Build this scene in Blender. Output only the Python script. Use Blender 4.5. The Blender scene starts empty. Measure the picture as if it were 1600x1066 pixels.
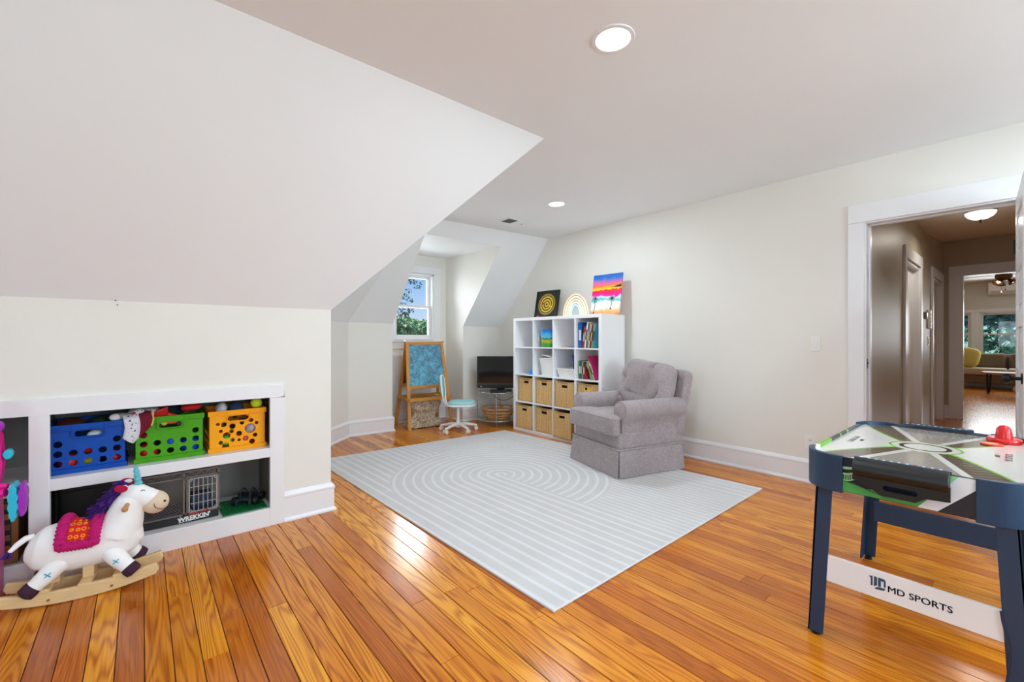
import bpy, bmesh, math, random
from mathutils import Vector, Matrix, noise, Euler
random.seed(7)
scene = bpy.context.scene
COL = scene.collection
PI = math.pi

# ------------------------------------------------------------------ camera
cam_d = bpy.data.cameras.new('camera'); cam = bpy.data.objects.new('camera', cam_d); COL.objects.link(cam)
cam_d.sensor_width = 36.0; cam_d.lens = 36.0 * 680 / 1600
cam_d.shift_y = -3.0 / 1600; cam_d.clip_start = 0.05; cam_d.clip_end = 500
cam.location = (0, 0, 1.18)
cam.rotation_euler = (PI / 2, 0, math.radians(49.6) - PI / 2)
scene.camera = cam

# ------------------------------------------------------------------ world
world = bpy.data.worlds.new('sky'); scene.world = world; world.use_nodes = True
wn = world.node_tree.nodes; wl = world.node_tree.links
bg = wn['Background']
# clear summer sky: pale at the horizon, deeper blue towards the zenith
wtc = wn.new('ShaderNodeTexCoord'); wsep = wn.new('ShaderNodeSeparateXYZ'); wr = wn.new('ShaderNodeValToRGB')
wl.new(wtc.outputs['Generated'], wsep.inputs[0]); wl.new(wsep.outputs[2], wr.inputs[0])
def _l(c): return tuple(((x / 255 + .055) / 1.055) ** 2.4 for x in c) + (1,)
for i, (p, c) in enumerate(((0.0, (226, 238, 250)), (.06, (190, 220, 252)), (.14, (140, 194, 252)), (.4, (96, 160, 240)), (1.0, (64, 126, 222)))):
    e = wr.color_ramp.elements[i] if i < 2 else wr.color_ramp.elements.new(p)
    e.position = p; e.color = _l(c)
wl.new(wr.outputs[0], bg.inputs[0]); bg.inputs[1].default_value = 1.55

def sun_light():
    d = bpy.data.lights.new('sun', 'SUN'); o = bpy.data.objects.new('sun', d); COL.objects.link(o)
    d.energy = 10.0; d.angle = math.radians(2); d.color = (1, .95, .86)
    o.rotation_euler = (0, math.radians(-32), 0)      # from the side of the house without windows
sun_light()

def area(name, loc, rot, sx, sy, power, color=(1, 1, 1), shape='RECTANGLE', spread=180):
    d = bpy.data.lights.new(name, 'AREA'); o = bpy.data.objects.new(name, d); COL.objects.link(o)
    d.shape = shape; d.size = sx; d.size_y = sy; d.energy = power; d.color = color
    d.spread = math.radians(spread)
    o.location = loc; o.rotation_euler = rot
    return o
# fill lamps added at three made-up windows out of view, to brighten the room
FILL_COL = (.72, .89, 1.0)
area('added_fill', (0.2, -2.44, 1.45), (-PI / 2, 0, PI), 1.3, 1.35, 56, FILL_COL)
area('added_fill', (2.4, -2.44, 1.45), (-PI / 2, 0, PI), 1.3, 1.35, 112, FILL_COL)
area('added_fill', (-2.94, 0.4, 1.45), (PI / 2, 0, -PI / 2), 1.4, 1.35, 40, FILL_COL)
area('daylight_dormer', (2.98, 6.5, 1.95), (math.radians(-78), 0, 0), 1.3, 1.5, 200, (.86, .95, 1))
area('daylight_living', (15.6, -.3, 1.5), (PI / 2, 0, PI / 2), 2.4, 1.2, 80, (.95, .98, 1))

scene.view_settings.view_transform = 'Standard'
scene.view_settings.look = 'None'
scene.view_settings.exposure = -0.68
scene.cycles.max_bounces = 16; scene.cycles.diffuse_bounces = 10; scene.cycles.glossy_bounces = 6; scene.cycles.transparent_max_bounces = 16
scene.view_settings.gamma = 1.0
scene.view_settings.use_curve_mapping = False

# ------------------------------------------------------------------ helpers: materials
def lin(c):
    return tuple((x / 255 / 12.92) if x / 255 <= .04045 else ((x / 255 + .055) / 1.055) ** 2.4 for x in c) + (1,)
MATS = {}
def mat(name, rgb, rough=.6, metal=0, var=0, vscale=8, bump=0, bscale=60, coat=0, emit=None, estr=0, trans=0, sheen=0, alpha=None, stretch=None, spec=.5):
    """principled material; var = lightness variation by noise, bump = fine relief"""
    if name in MATS: return MATS[name]
    m = bpy.data.materials.new(name); m.use_nodes = True; MATS[name] = m
    nt = m.node_tree; b = nt.nodes['Principled BSDF']
    b.inputs['Base Color'].default_value = lin(rgb); b.inputs['Roughness'].default_value = rough
    b.inputs['Metallic'].default_value = metal; b.inputs['Coat Weight'].default_value = coat
    b.inputs['Specular IOR Level'].default_value = spec
    if sheen: b.inputs['Sheen Weight'].default_value = sheen
    if trans: b.inputs['Transmission Weight'].default_value = trans
    if emit: b.inputs['Emission Color'].default_value = lin(emit); b.inputs['Emission Strength'].default_value = estr
    if var or bump:
        tc = nt.nodes.new('ShaderNodeTexCoord'); mp = nt.nodes.new('ShaderNodeMapping')
        nt.links.new(tc.outputs['Object'], mp.inputs[0])
        if stretch: mp.inputs['Scale'].default_value = stretch
    if var:
        n = nt.nodes.new('ShaderNodeTexNoise'); n.inputs['Scale'].default_value = vscale; n.inputs['Detail'].default_value = 6
        r = nt.nodes.new('ShaderNodeMapRange'); r.inputs[1].default_value = .25; r.inputs[2].default_value = .75
        r.inputs[3].default_value = 1 - var; r.inputs[4].default_value = 1 + var
        mx = nt.nodes.new('ShaderNodeVectorMath'); mx.operation = 'SCALE'
        mx.inputs[0].default_value = lin(rgb)[:3]
        nt.links.new(mp.outputs[0], n.inputs[0]); nt.links.new(n.outputs[0], r.inputs[0])
        nt.links.new(r.outputs[0], mx.inputs['Scale']); nt.links.new(mx.outputs[0], b.inputs['Base Color'])
    if bump:
        n2 = nt.nodes.new('ShaderNodeTexNoise'); n2.inputs['Scale'].default_value = bscale; n2.inputs['Detail'].default_value = 4
        bp = nt.nodes.new('ShaderNodeBump'); bp.inputs['Strength'].default_value = bump; bp.inputs['Distance'].default_value = .01
        nt.links.new(mp.outputs[0], n2.inputs[0]); nt.links.new(n2.outputs[0], bp.inputs['Height']); nt.links.new(bp.outputs[0], b.inputs['Normal'])
    return m

class NT:
    """tiny node-graph builder for the pattern materials"""
    def __init__(s, name, rough=.6):
        s.m = bpy.data.materials.new(name); s.m.use_nodes = True; s.t = s.m.node_tree; MATS[name] = s.m
        s.b = s.t.nodes['Principled BSDF']; s.b.inputs['Roughness'].default_value = rough
    def node(s, ty, **k):
        n = s.t.nodes.new(ty)
        for a, v in k.items(): setattr(n, a, v)
        return n
    def put(s, sock, v):
        if isinstance(v, bpy.types.NodeSocket): s.t.links.new(v, sock)
        elif v is not None: sock.default_value = v
    def M(s, op, a, b=None, c=None):
        n = s.node('ShaderNodeMath', operation=op)
        s.put(n.inputs[0], a); s.put(n.inputs[1], b); s.put(n.inputs[2], c)
        return n.outputs[0]
    def mix(s, fac, a, b):
        n = s.node('ShaderNodeMix', data_type='RGBA')
        s.put(n.inputs[0], fac); s.put(n.inputs[6], a); s.put(n.inputs[7], b)
        return n.outputs[2]
    def coord(s, which='Object'):
        n = s.node('ShaderNodeTexCoord'); return n.outputs[which]
    def xyz(s, vec):
        n = s.node('ShaderNodeSeparateXYZ'); s.put(n.inputs[0], vec); return n.outputs
    def comb(s, x, y, z):
        n = s.node('ShaderNodeCombineXYZ'); s.put(n.inputs[0], x); s.put(n.inputs[1], y); s.put(n.inputs[2], z); return n.outputs[0]
    def noise(s, vec, scale, detail=4, rough=.5, dist=0):
        n = s.node('ShaderNodeTexNoise'); s.put(n.inputs['Vector'], vec); n.inputs['Scale'].default_value = scale
        n.inputs['Detail'].default_value = detail; n.inputs['Roughness'].default_value = rough; n.inputs['Distortion'].default_value = dist
        return n.outputs[0]
    def ramp(s, fac, stops, interp='LINEAR'):
        n = s.node('ShaderNodeValToRGB'); cr = n.color_ramp; cr.interpolation = interp
        while len(cr.elements) > 1: cr.elements.remove(cr.elements[0])
        for i, (p, c) in enumerate(stops):
            e = cr.elements[0] if i == 0 else cr.elements.new(p)
            e.position = p; e.color = c if len(c) == 4 else lin(c)
        s.put(n.inputs[0], fac); return n.outputs[0]
    def smooth(s, v, lo, hi):
        n = s.node('ShaderNodeMapRange', interpolation_type='SMOOTHSTEP')
        s.put(n.inputs[0], v); s.put(n.inputs[1], lo); s.put(n.inputs[2], hi); return n.outputs[0]
    def color(s, c): s.put(s.b.inputs['Base Color'], c)
    def bump(s, h, strength=.3, dist=.005):
        n = s.node('ShaderNodeBump'); n.inputs['Strength'].default_value = strength; n.inputs['Distance'].default_value = dist
        s.put(n.inputs['Height'], h); s.put(s.b.inputs['Normal'], n.outputs[0])

# ------------------------------------------------------------------ helpers: meshes
def rotz(p, a):
    c, s_ = math.cos(a), math.sin(a); return (p[0] * c - p[1] * s_, p[0] * s_ + p[1] * c, p[2])
class MB:
    def __init__(s): s.v = []; s.f = []
    def add(s, vs, fs):
        o = len(s.v); s.v += [tuple(v) for v in vs]; s.f += [tuple(i + o for i in f) for f in fs]; return s
    def poly(s, *p): return s.add(p, [tuple(range(len(p)))])
    def box(s, lo, hi):
        (a, b, c), (d, e, f) = lo, hi
        return s.add([(a, b, c), (d, b, c), (d, e, c), (a, e, c), (a, b, f), (d, b, f), (d, e, f), (a, e, f)],
                     [(0, 3, 2, 1), (4, 5, 6, 7), (0, 1, 5, 4), (1, 2, 6, 5), (2, 3, 7, 6), (3, 0, 4, 7)])
    def cbox(s, c, size, M=None):
        h = [x / 2 for x in size]; vs = []
        for dz in (-1, 1):
            for dx, dy in ((-1, -1), (1, -1), (1, 1), (-1, 1)):
                p = Vector((dx * h[0], dy * h[1], dz * h[2]))
                if M is not None: p = M @ p
                vs.append(tuple(p + Vector(c)))
        return s.add(vs, [(0, 3, 2, 1), (4, 5, 6, 7), (0, 1, 5, 4), (1, 2, 6, 5), (2, 3, 7, 6), (3, 0, 4, 7)])
    def beam(s, p0, p1, w, t, up=(0, 0, 1)):
        """bar of section w x t from p0 to p1, w measured sideways"""
        p0 = Vector(p0); p1 = Vector(p1); d = p1 - p0; L = d.length; d.normalize(); u = Vector(up)
        if abs(d.dot(u)) > .98: u = Vector((1, 0, 0))
        sd = d.cross(u).normalized(); u2 = sd.cross(d)
        M = Matrix((d, sd, u2)).transposed()
        return s.cbox((p0 + p1) / 2, (L, w, t), M)
    def prism(s, pts, a, b, axis='z'):
        n = len(pts)
        def P(p, h):
            return {'z': (p[0], p[1], h), 'y': (p[0], h, p[1]), 'x': (h, p[0], p[1])}[axis]
        vs = [P(p, a) for p in pts] + [P(p, b) for p in pts]
        return s.add(vs, [tuple(range(n))[::-1], tuple(range(n, 2 * n))] + [(i, (i + 1) % n, n + (i + 1) % n, n + i) for i in range(n)])
    def cyl(s, p0, p1, r0, r1=None, n=16, caps=True):
        r1 = r0 if r1 is None else r1
        p0 = Vector(p0); p1 = Vector(p1); d = (p1 - p0).normalized()
        u = d.cross(Vector((0, 0, 1)) if abs(d.z) < .95 else Vector((1, 0, 0))).normalized(); w = d.cross(u)
        vs = []
        for p, r in ((p0, r0), (p1, r1)):
            for i in range(n):
                a = 2 * PI * i / n; vs.append(p + (u * math.cos(a) + w * math.sin(a)) * r)
        fs = [(i, (i + 1) % n, n + (i + 1) % n, n + i) for i in range(n)]
        if caps: fs += [tuple(range(n))[::-1], tuple(range(n, 2 * n))]
        return s.add(vs, fs)
    def tube(s, path, r, n=8, closed=False, caps=True):
        P = [Vector(p) for p in path]; m = len(P); rr = r if isinstance(r, (list, tuple)) else [r] * m
        vs = []; prev = None
        for i in range(m):
            a = P[i - 1] if (i > 0 or closed) else P[i]; b = P[(i + 1) % m] if (i < m - 1 or closed) else P[i]
            d = (b - a).normalized()
            if prev is None:
                u = d.cross(Vector((0, 0, 1)) if abs(d.z) < .9 else Vector((1, 0, 0))).normalized()
            else:
                u = (prev - d * prev.dot(d)).normalized()
            prev = u; w = d.cross(u)
            for k in range(n):
                t = 2 * PI * k / n; vs.append(P[i] + (u * math.cos(t) + w * math.sin(t)) * rr[i])
        fs = []
        for i in range(m if closed else m - 1):
            j = (i + 1) % m
            for k in range(n): fs.append((i * n + k, i * n + (k + 1) % n, j * n + (k + 1) % n, j * n + k))
        if caps and not closed: fs += [tuple(range(n))[::-1], tuple(range((m - 1) * n, m * n))]
        return s.add(vs, fs)
    def lathe(s, prof, c=(0, 0, 0), n=24, sx=1, sy=1, cap=True):
        vs = []; m = len(prof)
        for r, z in prof:
            for k in range(n):
                a = 2 * PI * k / n; vs.append((c[0] + r * math.cos(a) * sx, c[1] + r * math.sin(a) * sy, c[2] + z))
        fs = []
        for i in range(m - 1):
            for k in range(n): fs.append((i * n + k, i * n + (k + 1) % n, (i + 1) * n + (k + 1) % n, (i + 1) * n + k))
        if cap:
            fs += [tuple(range(n))[::-1], tuple(range((m - 1) * n, m * n))]
        return s.add(vs, fs)
    def ell(s, c, r, n=16, M=None):
        m = n // 2; vs = []
        for i in range(m + 1):
            ph = PI * i / m
            for k in range(n):
                a = 2 * PI * k / n
                p = Vector((r[0] * math.sin(ph) * math.cos(a), r[1] * math.sin(ph) * math.sin(a), r[2] * math.cos(ph)))
                if M is not None: p = M @ p
                vs.append(p + Vector(c))
        fs = []
        for i in range(m):
            for k in range(n): fs.append((i * n + k, (i + 1) * n + k, (i + 1) * n + (k + 1) % n, i * n + (k + 1) % n))
        return s.add(vs, fs)
    def grid(s, fn, nu, nv, closeu=False):
        vs = [fn(i / nu, j / nv) for j in range(nv + 1) for i in range(nu + (0 if closeu else 1))]
        w = nu if closeu else nu + 1
        fs = [(j * w + i, j * w + (i + 1) % w, (j + 1) * w + (i + 1) % w, (j + 1) * w + i) for j in range(nv) for i in range(nu)]
        return s.add(vs, fs)
    def mesh(s, name):
        me = bpy.data.meshes.new(name); me.from_pydata([tuple(v) for v in s.v], [], s.f); me.update(); return me
    def build(s, name, m, parent=None, smooth=None, bevel=0, seg=2, sub=0, weld=False, loc=None, rot=None, solid=0, remesh=0, fix=True):
        me = s.mesh(name)
        if weld or fix:
            bm = bmesh.new(); bm.from_mesh(me)
            bmesh.ops.remove_doubles(bm, verts=bm.verts, dist=1e-5)
            if fix: bmesh.ops.recalc_face_normals(bm, faces=bm.faces)
            bm.to_mesh(me); bm.free()
        me.materials.append(m if isinstance(m, bpy.types.Material) else MATS[m])
        o = bpy.data.objects.new(name, me); COL.objects.link(o)
        if parent is not None: o.parent = parent
        if loc is not None: o.location = loc
        if rot is not None: o.rotation_euler = rot
        if remesh:
            md = o.modifiers.new('remesh', 'REMESH'); md.mode = 'VOXEL'; md.voxel_size = remesh; md.use_smooth_shade = True
            md = o.modifiers.new('smooth', 'SMOOTH'); md.factor = .5; md.iterations = 8
        if bevel:
            md = o.modifiers.new('bevel', 'BEVEL'); md.width = bevel; md.segments = seg; md.limit_method = 'ANGLE'; md.angle_limit = math.radians(40)
        if sub:
            md = o.modifiers.new('sub', 'SUBSURF'); md.levels = sub; md.render_levels = sub
        if solid:
            md = o.modifiers.new('solid', 'SOLIDIFY'); md.thickness = solid; md.offset = 0
        if smooth is not None or sub or bevel:
            me.polygons.foreach_set('use_smooth', [True] * len(me.polygons))
            if not sub:
                me.set_sharp_from_angle(angle=math.radians(40 if smooth is None or smooth is True else smooth))
        return o
def tag(o, label=None, cat=None, group=None, kind=None):
    if label: o['label'] = label
    if cat: o['category'] = cat
    if group: o['group'] = group
    if kind: o['kind'] = kind
    return o
def thing(name, label, cat, loc=(0, 0, 0), rz=0, group=None):
    o = bpy.data.objects.new(name, None); COL.objects.link(o); o.empty_display_size = .1
    o.location = loc; o.rotation_euler = (0, 0, rz)
    return tag(o, label, cat, group)
def dup(o, parent=None):
    c = o.copy(); COL.objects.link(c)
    if parent is not None: c.parent = parent
    for ch in list(o.children): dup(ch, c)
    return c
def text_mb(txt, size, extrude=.0006, shear=0, bold=0):
    """letters as mesh, lying in the xy plane, centred"""
    cu = bpy.data.curves.new('t', 'FONT'); cu.body = txt; cu.size = size; cu.align_x = 'CENTER'; cu.align_y = 'CENTER'
    cu.extrude = extrude; cu.shear = shear; cu.offset = bold; cu.resolution_u = 3
    o = bpy.data.objects.new('t', cu); COL.objects.link(o)
    dg = bpy.context.evaluated_depsgraph_get()
    me = bpy.data.meshes.new_from_object(o.evaluated_get(dg))
    mb = MB(); mb.add([tuple(v.co) for v in me.vertices], [tuple(p.vertices) for p in me.polygons])
    bpy.data.objects.remove(o); bpy.data.curves.remove(cu); bpy.data.meshes.remove(me)
    return mb
def xf(mb, M):
    mb.v = [tuple(M @ Vector(v)) for v in mb.v]; return mb
def rrect(w, h, r, n=5, cx=0, cy=0):
    """rounded rectangle outline"""
    pts = []
    for (sx, sy, a0) in ((1, 1, 0), (-1, 1, PI / 2), (-1, -1, PI), (1, -1, 3 * PI / 2)):
        for i in range(n + 1):
            a = a0 + PI / 2 * i / n
            pts.append((cx + sx * (w / 2 - r) + r * math.cos(a), cy + sy * (h / 2 - r) + r * math.sin(a)))
    return pts

# ------------------------------------------------------------------ common materials
mat('wall_paint', (234, 232, 225), .55, var=.012, vscale=3, bump=.02, bscale=120)
mat('ceiling_paint', (239, 242, 244), .6, var=.012, vscale=2, bump=.02, bscale=90)
mat('hall_paint', (190, 179, 158), .42, var=.02, vscale=3, bump=.02, bscale=60)
mat('trim_white', (236, 237, 240), .32, var=.01, vscale=10, bump=.015, bscale=40)
mat('niche_grey', (120, 116, 110), .6, var=.06, vscale=5)  # mid grey for the shelf interior, darker than the white frame
mat('black_plastic', (16, 17, 19), .42)
mat('dark_metal', (22, 22, 24), .35, metal=.6)
mat('chrome', (200, 202, 205), .18, metal=1)
mat('white_plastic', (238, 238, 236), .35)
mat('grey_metal', (120, 118, 114), .35, metal=.8)

def wood_floor(name, hall=False):
    n = NT(name, .2)
    geo = n.node('ShaderNodeNewGeometry'); oi = n.node('ShaderNodeObjectInfo')
    rnd = oi.outputs['Random']
    x, y, z = n.xyz(geo.outputs['Position'])
    if hall: x, y = y, x
    off = n.M('MULTIPLY', rnd, 37.0)
    gx = n.M('ADD', x, off); gy = n.M('ADD', n.M('MULTIPLY', y, .085), off)
    v = n.comb(n.M('MULTIPLY', gx, 1.0), gy, 0.0)
    warp = n.noise(v, 7.0, 2, .5)
    # cathedral figure: contour bands of a stretched noise field
    band = n.M('FRACT', n.M('MULTIPLY', n.M('ADD', warp, n.M('MULTIPLY', gx, 1.6)), 20.0))
    band = n.M('MULTIPLY', n.M('ABSOLUTE', n.M('SUBTRACT', band, .5)), 2.0)
    fine = n.noise(n.comb(n.M('MULTIPLY', gx, 160.0), n.M('MULTIPLY', gy, 26.0), 0.0), 1.0, 3, .6)
    fac = n.M('ADD', n.M('MULTIPLY', n.smooth(band, .0, .8), n.M('ADD', .09, n.M('MULTIPLY', rnd, .25))), n.M('MULTIPLY', fine, .62))
    base = n.ramp(fac, [(0.16, (158, 82, 14)), (.42, (216, 138, 28)), (.72, (244, 176, 50))])
    tint = n.ramp(rnd, [(0, (198, 146, 98)), (.2, (232, 194, 150)), (.4, (255, 240, 206)), (.55, (214, 172, 126)), (.7, (244, 216, 176)), (.86, (255, 246, 214)), (1, (210, 160, 112))], 'CONSTANT' if 0 else 'LINEAR')
    mx = n.node('ShaderNodeMix', data_type='RGBA', blend_type='MULTIPLY'); n.put(mx.inputs[0], .8); n.put(mx.inputs[6], base); n.put(mx.inputs[7], tint)
    stain = n.noise(n.comb(n.M('MULTIPLY', gx, 9.0), n.M('MULTIPLY', gy, 20.0), 0.0), 1.0, 2)
    col = n.mix(n.M('MULTIPLY', n.smooth(stain, .68, .82), .6), mx.outputs[2], lin((70, 30, 10)))
    n.color(col)
    wav = n.noise(n.comb(n.M('MULTIPLY', gx, 5.0), n.M('MULTIPLY', y, 3.0), off), 1.0, 2)
    h = n.M('ADD', n.M('MULTIPLY', fac, .12), n.M('MULTIPLY', wav, 1.4))
    n.bump(h, .03 if hall else .12, .012)
    n.put(n.b.inputs['Roughness'], n.M('ADD', .16, n.M('MULTIPLY', fine, .14)))
    n.b.inputs['Specular IOR Level'].default_value = .35; n.b.inputs['Coat Weight'].default_value = .18; n.b.inputs['Coat Roughness'].default_value = .12
    return n.m
wood_floor('floor_wood'); wood_floor('hall_wood', True)
mat('subfloor', (44, 22, 9), .8)

HC, XR, YK, KX, ZK, YC, HX = 2.535, 4.19, 3.107, .998, 1.382, 2.097, 2.069
XW, YS = -3.0, -2.5
FW0, FW1 = (1.902, 5.282), (4.19, 5.175)          # far wall, slightly skew
DX0, DX1, DYB, DZ = 2.455, 3.510, 5.673, 2.375      # dormer
def fy(x): return FW0[1] + (x - FW0[0]) * (FW1[1] - FW0[1]) / (FW1[0] - FW0[0])

def struct(o, label, cat): return tag(o, label, cat, kind='structure')

# ---- floor: slab plus single boards
m = MB(); m.box((XW, YS, -.12), (XR + .1, 5.9, -.004))
floor = struct(m.build('floor', 'subfloor'), 'honey coloured pine board floor of the playroom', 'floor')
BW = .0818
def plank_mesh():
    mb = MB(); w, c, t = BW - .0028, .0014, .012
    xs = w / 2
    vs = [(-xs, 0, -t), (xs, 0, -t), (xs, 1, -t), (-xs, 1, -t), (-xs, 0, -c), (xs, 0, -c), (xs, 1, -c), (-xs, 1, -c),
          (-xs + c, 0, 0), (xs - c, 0, 0), (xs - c, 1, 0), (-xs + c, 1, 0)]
    mb.add(vs, [(0, 1, 5, 4), (1, 2, 6, 5), (2, 3, 7, 6), (3, 0, 4, 7), (4, 5, 9, 8), (5, 6, 10, 9), (6, 7, 11, 10), (7, 4, 8, 11), (8, 9, 10, 11)])
    me = mb.mesh('plank'); me.materials.append(MATS['floor_wood']); return me
PM = plank_mesh()
known = {.948: [1.757], 1.111: [1.742], 1.275: [1.331], 2.849: [1.259], 2.767: [.877], 2.277: [.894], .17: [2.52]}
rf = random.Random(11)
k0 = math.floor((-1.3 - .09) / BW); k1 = math.ceil((XR - .09) / BW)
for k in range(k0, k1):
    xc = .09 + (k + .5) * BW
    if xc > XR - .01: continue
    y_end = 5.68 if DX0 - .05 < xc < DX1 + .05 else (5.3 if xc > KX - .02 else 3.1)
    joints = [j for x_, js in known.items() if abs(x_ - xc) < BW / 2 for j in js]
    y = -.9; cuts = [y - rf.uniform(0, 1.5)]
    while cuts[-1] < y_end:
        nx = cuts[-1] + rf.uniform(1.7, 3.9)
        for j in joints:
            if cuts[-1] < j < nx + .9: nx = j
        cuts.append(nx)
    cuts[-1] = y_end
    if len(cuts) > 2 and cuts[-1] - cuts[-2] < .35: cuts.pop(-2)
    cuts = [max(c_, -.9) for c_ in cuts]
    for a, b in zip(cuts, cuts[1:]):
        if b - a < .02: continue
        o = bpy.data.objects.new('plank', PM); COL.objects.link(o); o.parent = floor
        o.location = (xc, a + .0008, rf.uniform(-.0005, .0004)); o.scale = (1, b - a - .0016, 1)

m = MB(); m.box((XW, YS, -.004), (.09 + k0 * BW - .001, 3.1, 0)); m.box((.09 + k0 * BW, YS, -.004), (XR, -.902, 0)); m.build('unseen_boards', mat('low_bounce_brown', (96, 70, 48), .4, var=.1, vscale=4, stretch=(12, 1, 1)), floor)  # unseen boards, coloured darker brown to cut the orange bounce

# ---- ceiling: flat part with the slopes that fall from it
m = MB()
T34, T23 = (2.329, 4.291), (HX, 4.053)
m.poly((XW, YS, HC), (XR, YS, HC), (XR, 4.167, HC), (*T34, HC), (*T23, HC), (HX, YC, HC), (XW, YC, HC))
m.poly((XW, YK, ZK), (KX, YK, ZK), (HX, YC, HC), (XW, YC, HC))
CH = (KX, 4.445)
m.poly((KX, YK, ZK), (HX, YC, HC), (*T23, HC), (*CH, ZK))
m.poly((*CH, ZK), (*T23, HC), (*T34, HC), (*FW0, ZK))
sl, sr = (DX0, 4.41, DZ), (DX1, 4.345, DZ)
m.poly((*FW0, ZK), (DX0, fy(DX0), 1.377), sl, (*T34, HC))
m.poly(sl, sr, (XR, 4.167, HC), (*T34, HC))
m.poly((DX1, fy(DX1), 1.366), (XR, FW1[1], 1.36), (XR, 4.167, HC), sr)
m.poly(sl, sr, (DX1, DYB, DZ + .02), (DX0, DYB, DZ + .02))
ceiling = struct(m.build('ceiling', 'ceiling_paint'), 'off-white plaster attic ceiling with sloping sides', 'ceiling')

# ---- knee wall with the opening of the built-in shelf
NX0, NX1, NZ0, NZ1 = -1.42, .655, .06, .85
m = MB()
m.poly((XW, YK, 0), (NX0, YK, 0), (NX0, YK, ZK), (XW, YK, ZK))
m.poly((NX1, YK, 0), (KX, YK, 0), (KX, YK, ZK), (NX1, YK, ZK))
m.poly((NX0, YK, NZ1), (NX1, YK, NZ1), (NX1, YK, ZK), (NX0, YK, ZK))
m.poly((NX0, YK, 0), (NX1, YK, 0), (NX1, YK, NZ0), (NX0, YK, NZ0))
m.poly((KX, YK, 0), (*CH, 0), (*CH, ZK), (KX, YK, ZK))
struct(m.build('wall_left', 'wall_paint'), 'low off-white knee wall under the sloping ceiling', 'wall')
# ---- far walls, dormer walls
m = MB()
m.poly((*CH, 0), (*FW0, 0), (*FW0, ZK), (*CH, ZK))
m.poly((*FW0, 0), (DX0, fy(DX0), 0), (DX0, fy(DX0), 1.377), (*FW0, ZK))
m.poly((DX1, fy(DX1), 0), (*FW1, 0), (*FW1, 1.36), (DX1, fy(DX1), 1.366))
struct(m.build('wall_back', 'wall_paint'), 'low off-white far wall either side of the dormer', 'wall')
WX0, WX1, WZ0, WZ1 = 2.665, 3.295, 1.17, 2.13        # window opening in the dormer wall
m = MB()
for x, s in ((DX0, sl), (DX1, sr)):
    m.poly((x, fy(x), 0), (x, DYB, 0), (x, DYB, DZ + .02), s, (x, fy(x), 1.37))
for a, b, c, d in ((DX0, WX0, 0, DZ + .02), (WX1, DX1, 0, DZ + .02), (WX0, WX1, 0, WZ0), (WX0, WX1, WZ1, DZ + .02)):
    m.poly((a, DYB, c), (b, DYB, c), (b, DYB, d), (a, DYB, d))
for a, b in (((WX0, WZ0), (WX0, WZ1)), ((WX1, WZ0), (WX1, WZ1)), ((WX0, WZ0), (WX1, WZ0)), ((WX0, WZ1), (WX1, WZ1))):
    m.poly((a[0], DYB, a[1]), (b[0], DYB, b[1]), (b[0], DYB + .14, b[1]), (a[0], DYB + .14, a[1]))
struct(m.build('wall_dormer', 'wall_paint'), 'white walls of the window dormer', 'wall')
# ---- right wall with the doorway
OY0, OY1, OZ = .03, .77, 2.055
m = MB()
def wx(y0, y1, z0, z1): m.poly((XR, y0, z0), (XR, y1, z0), (XR, y1, z1), (XR, y0, z1))
wx(YS, OY0, 0, HC); wx(OY0, OY1, OZ, HC); wx(OY1, 4.167, 0, HC)
m.poly((XR, 4.167, 0), (XR, 5.175, 0), (XR, 5.175, 1.36), (XR, 4.167, HC))
struct(m.build('wall_right', 'wall_paint'), 'long off-white wall with the open doorway', 'wall')
# ---- unseen walls, with openings for the added windows
m = MB()
def hole_wall(fn, a0, a1, h, holes):
    xs = a0
    for (b0, b1, z0, z1) in holes:
        m.poly(fn(xs, 0), fn(b0, 0), fn(b0, h), fn(xs, h))
        m.poly(fn(b0, 0), fn(b1, 0), fn(b1, z0), fn(b0, z0)); m.poly(fn(b0, z1), fn(b1, z1), fn(b1, h), fn(b0, h)); xs = b1
    m.poly(fn(xs, 0), fn(a1, 0), fn(a1, h), fn(xs, h))
hole_wall(lambda a, z: (a, YS, z), XW, XR, HC, [(-.45, .85, .75, 2.15), (1.75, 3.05, .75, 2.15)])
struct(m.build('wall_front', 'wall_paint'), 'off-white wall with two added windows behind the viewer', 'wall')
m = MB()
hole_wall(lambda a, z: (XW, a, z), YS, YC, HC, [(-.3, 1.1, .75, 2.15)])
m.poly((XW, YC, 0), (XW, YK, 0), (XW, YK, ZK), (XW, YC, HC))
struct(m.build('wall_side', 'wall_paint'), 'off-white gable wall with one added window', 'wall')

# ---- windows
glass = bpy.data.materials.new('window_glass'); glass.use_nodes = True; MATS['window_glass'] = glass
t = glass.node_tree; t.nodes.remove(t.nodes['Principled BSDF'])
tr = t.nodes.new('ShaderNodeBsdfTransparent'); gl = t.nodes.new('ShaderNodeBsdfGlossy'); mx = t.nodes.new('ShaderNodeMixShader'); fr = t.nodes.new('ShaderNodeFresnel')
gl.inputs['Roughness'].default_value = .02; fr.inputs[0].default_value = 1.35
t.links.new(fr.outputs[0], mx.inputs[0]); t.links.new(tr.outputs[0], mx.inputs[1]); t.links.new(gl.outputs[0], mx.inputs[2])
t.links.new(mx.outputs[0], t.nodes['Material Output'].inputs[0])

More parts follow.
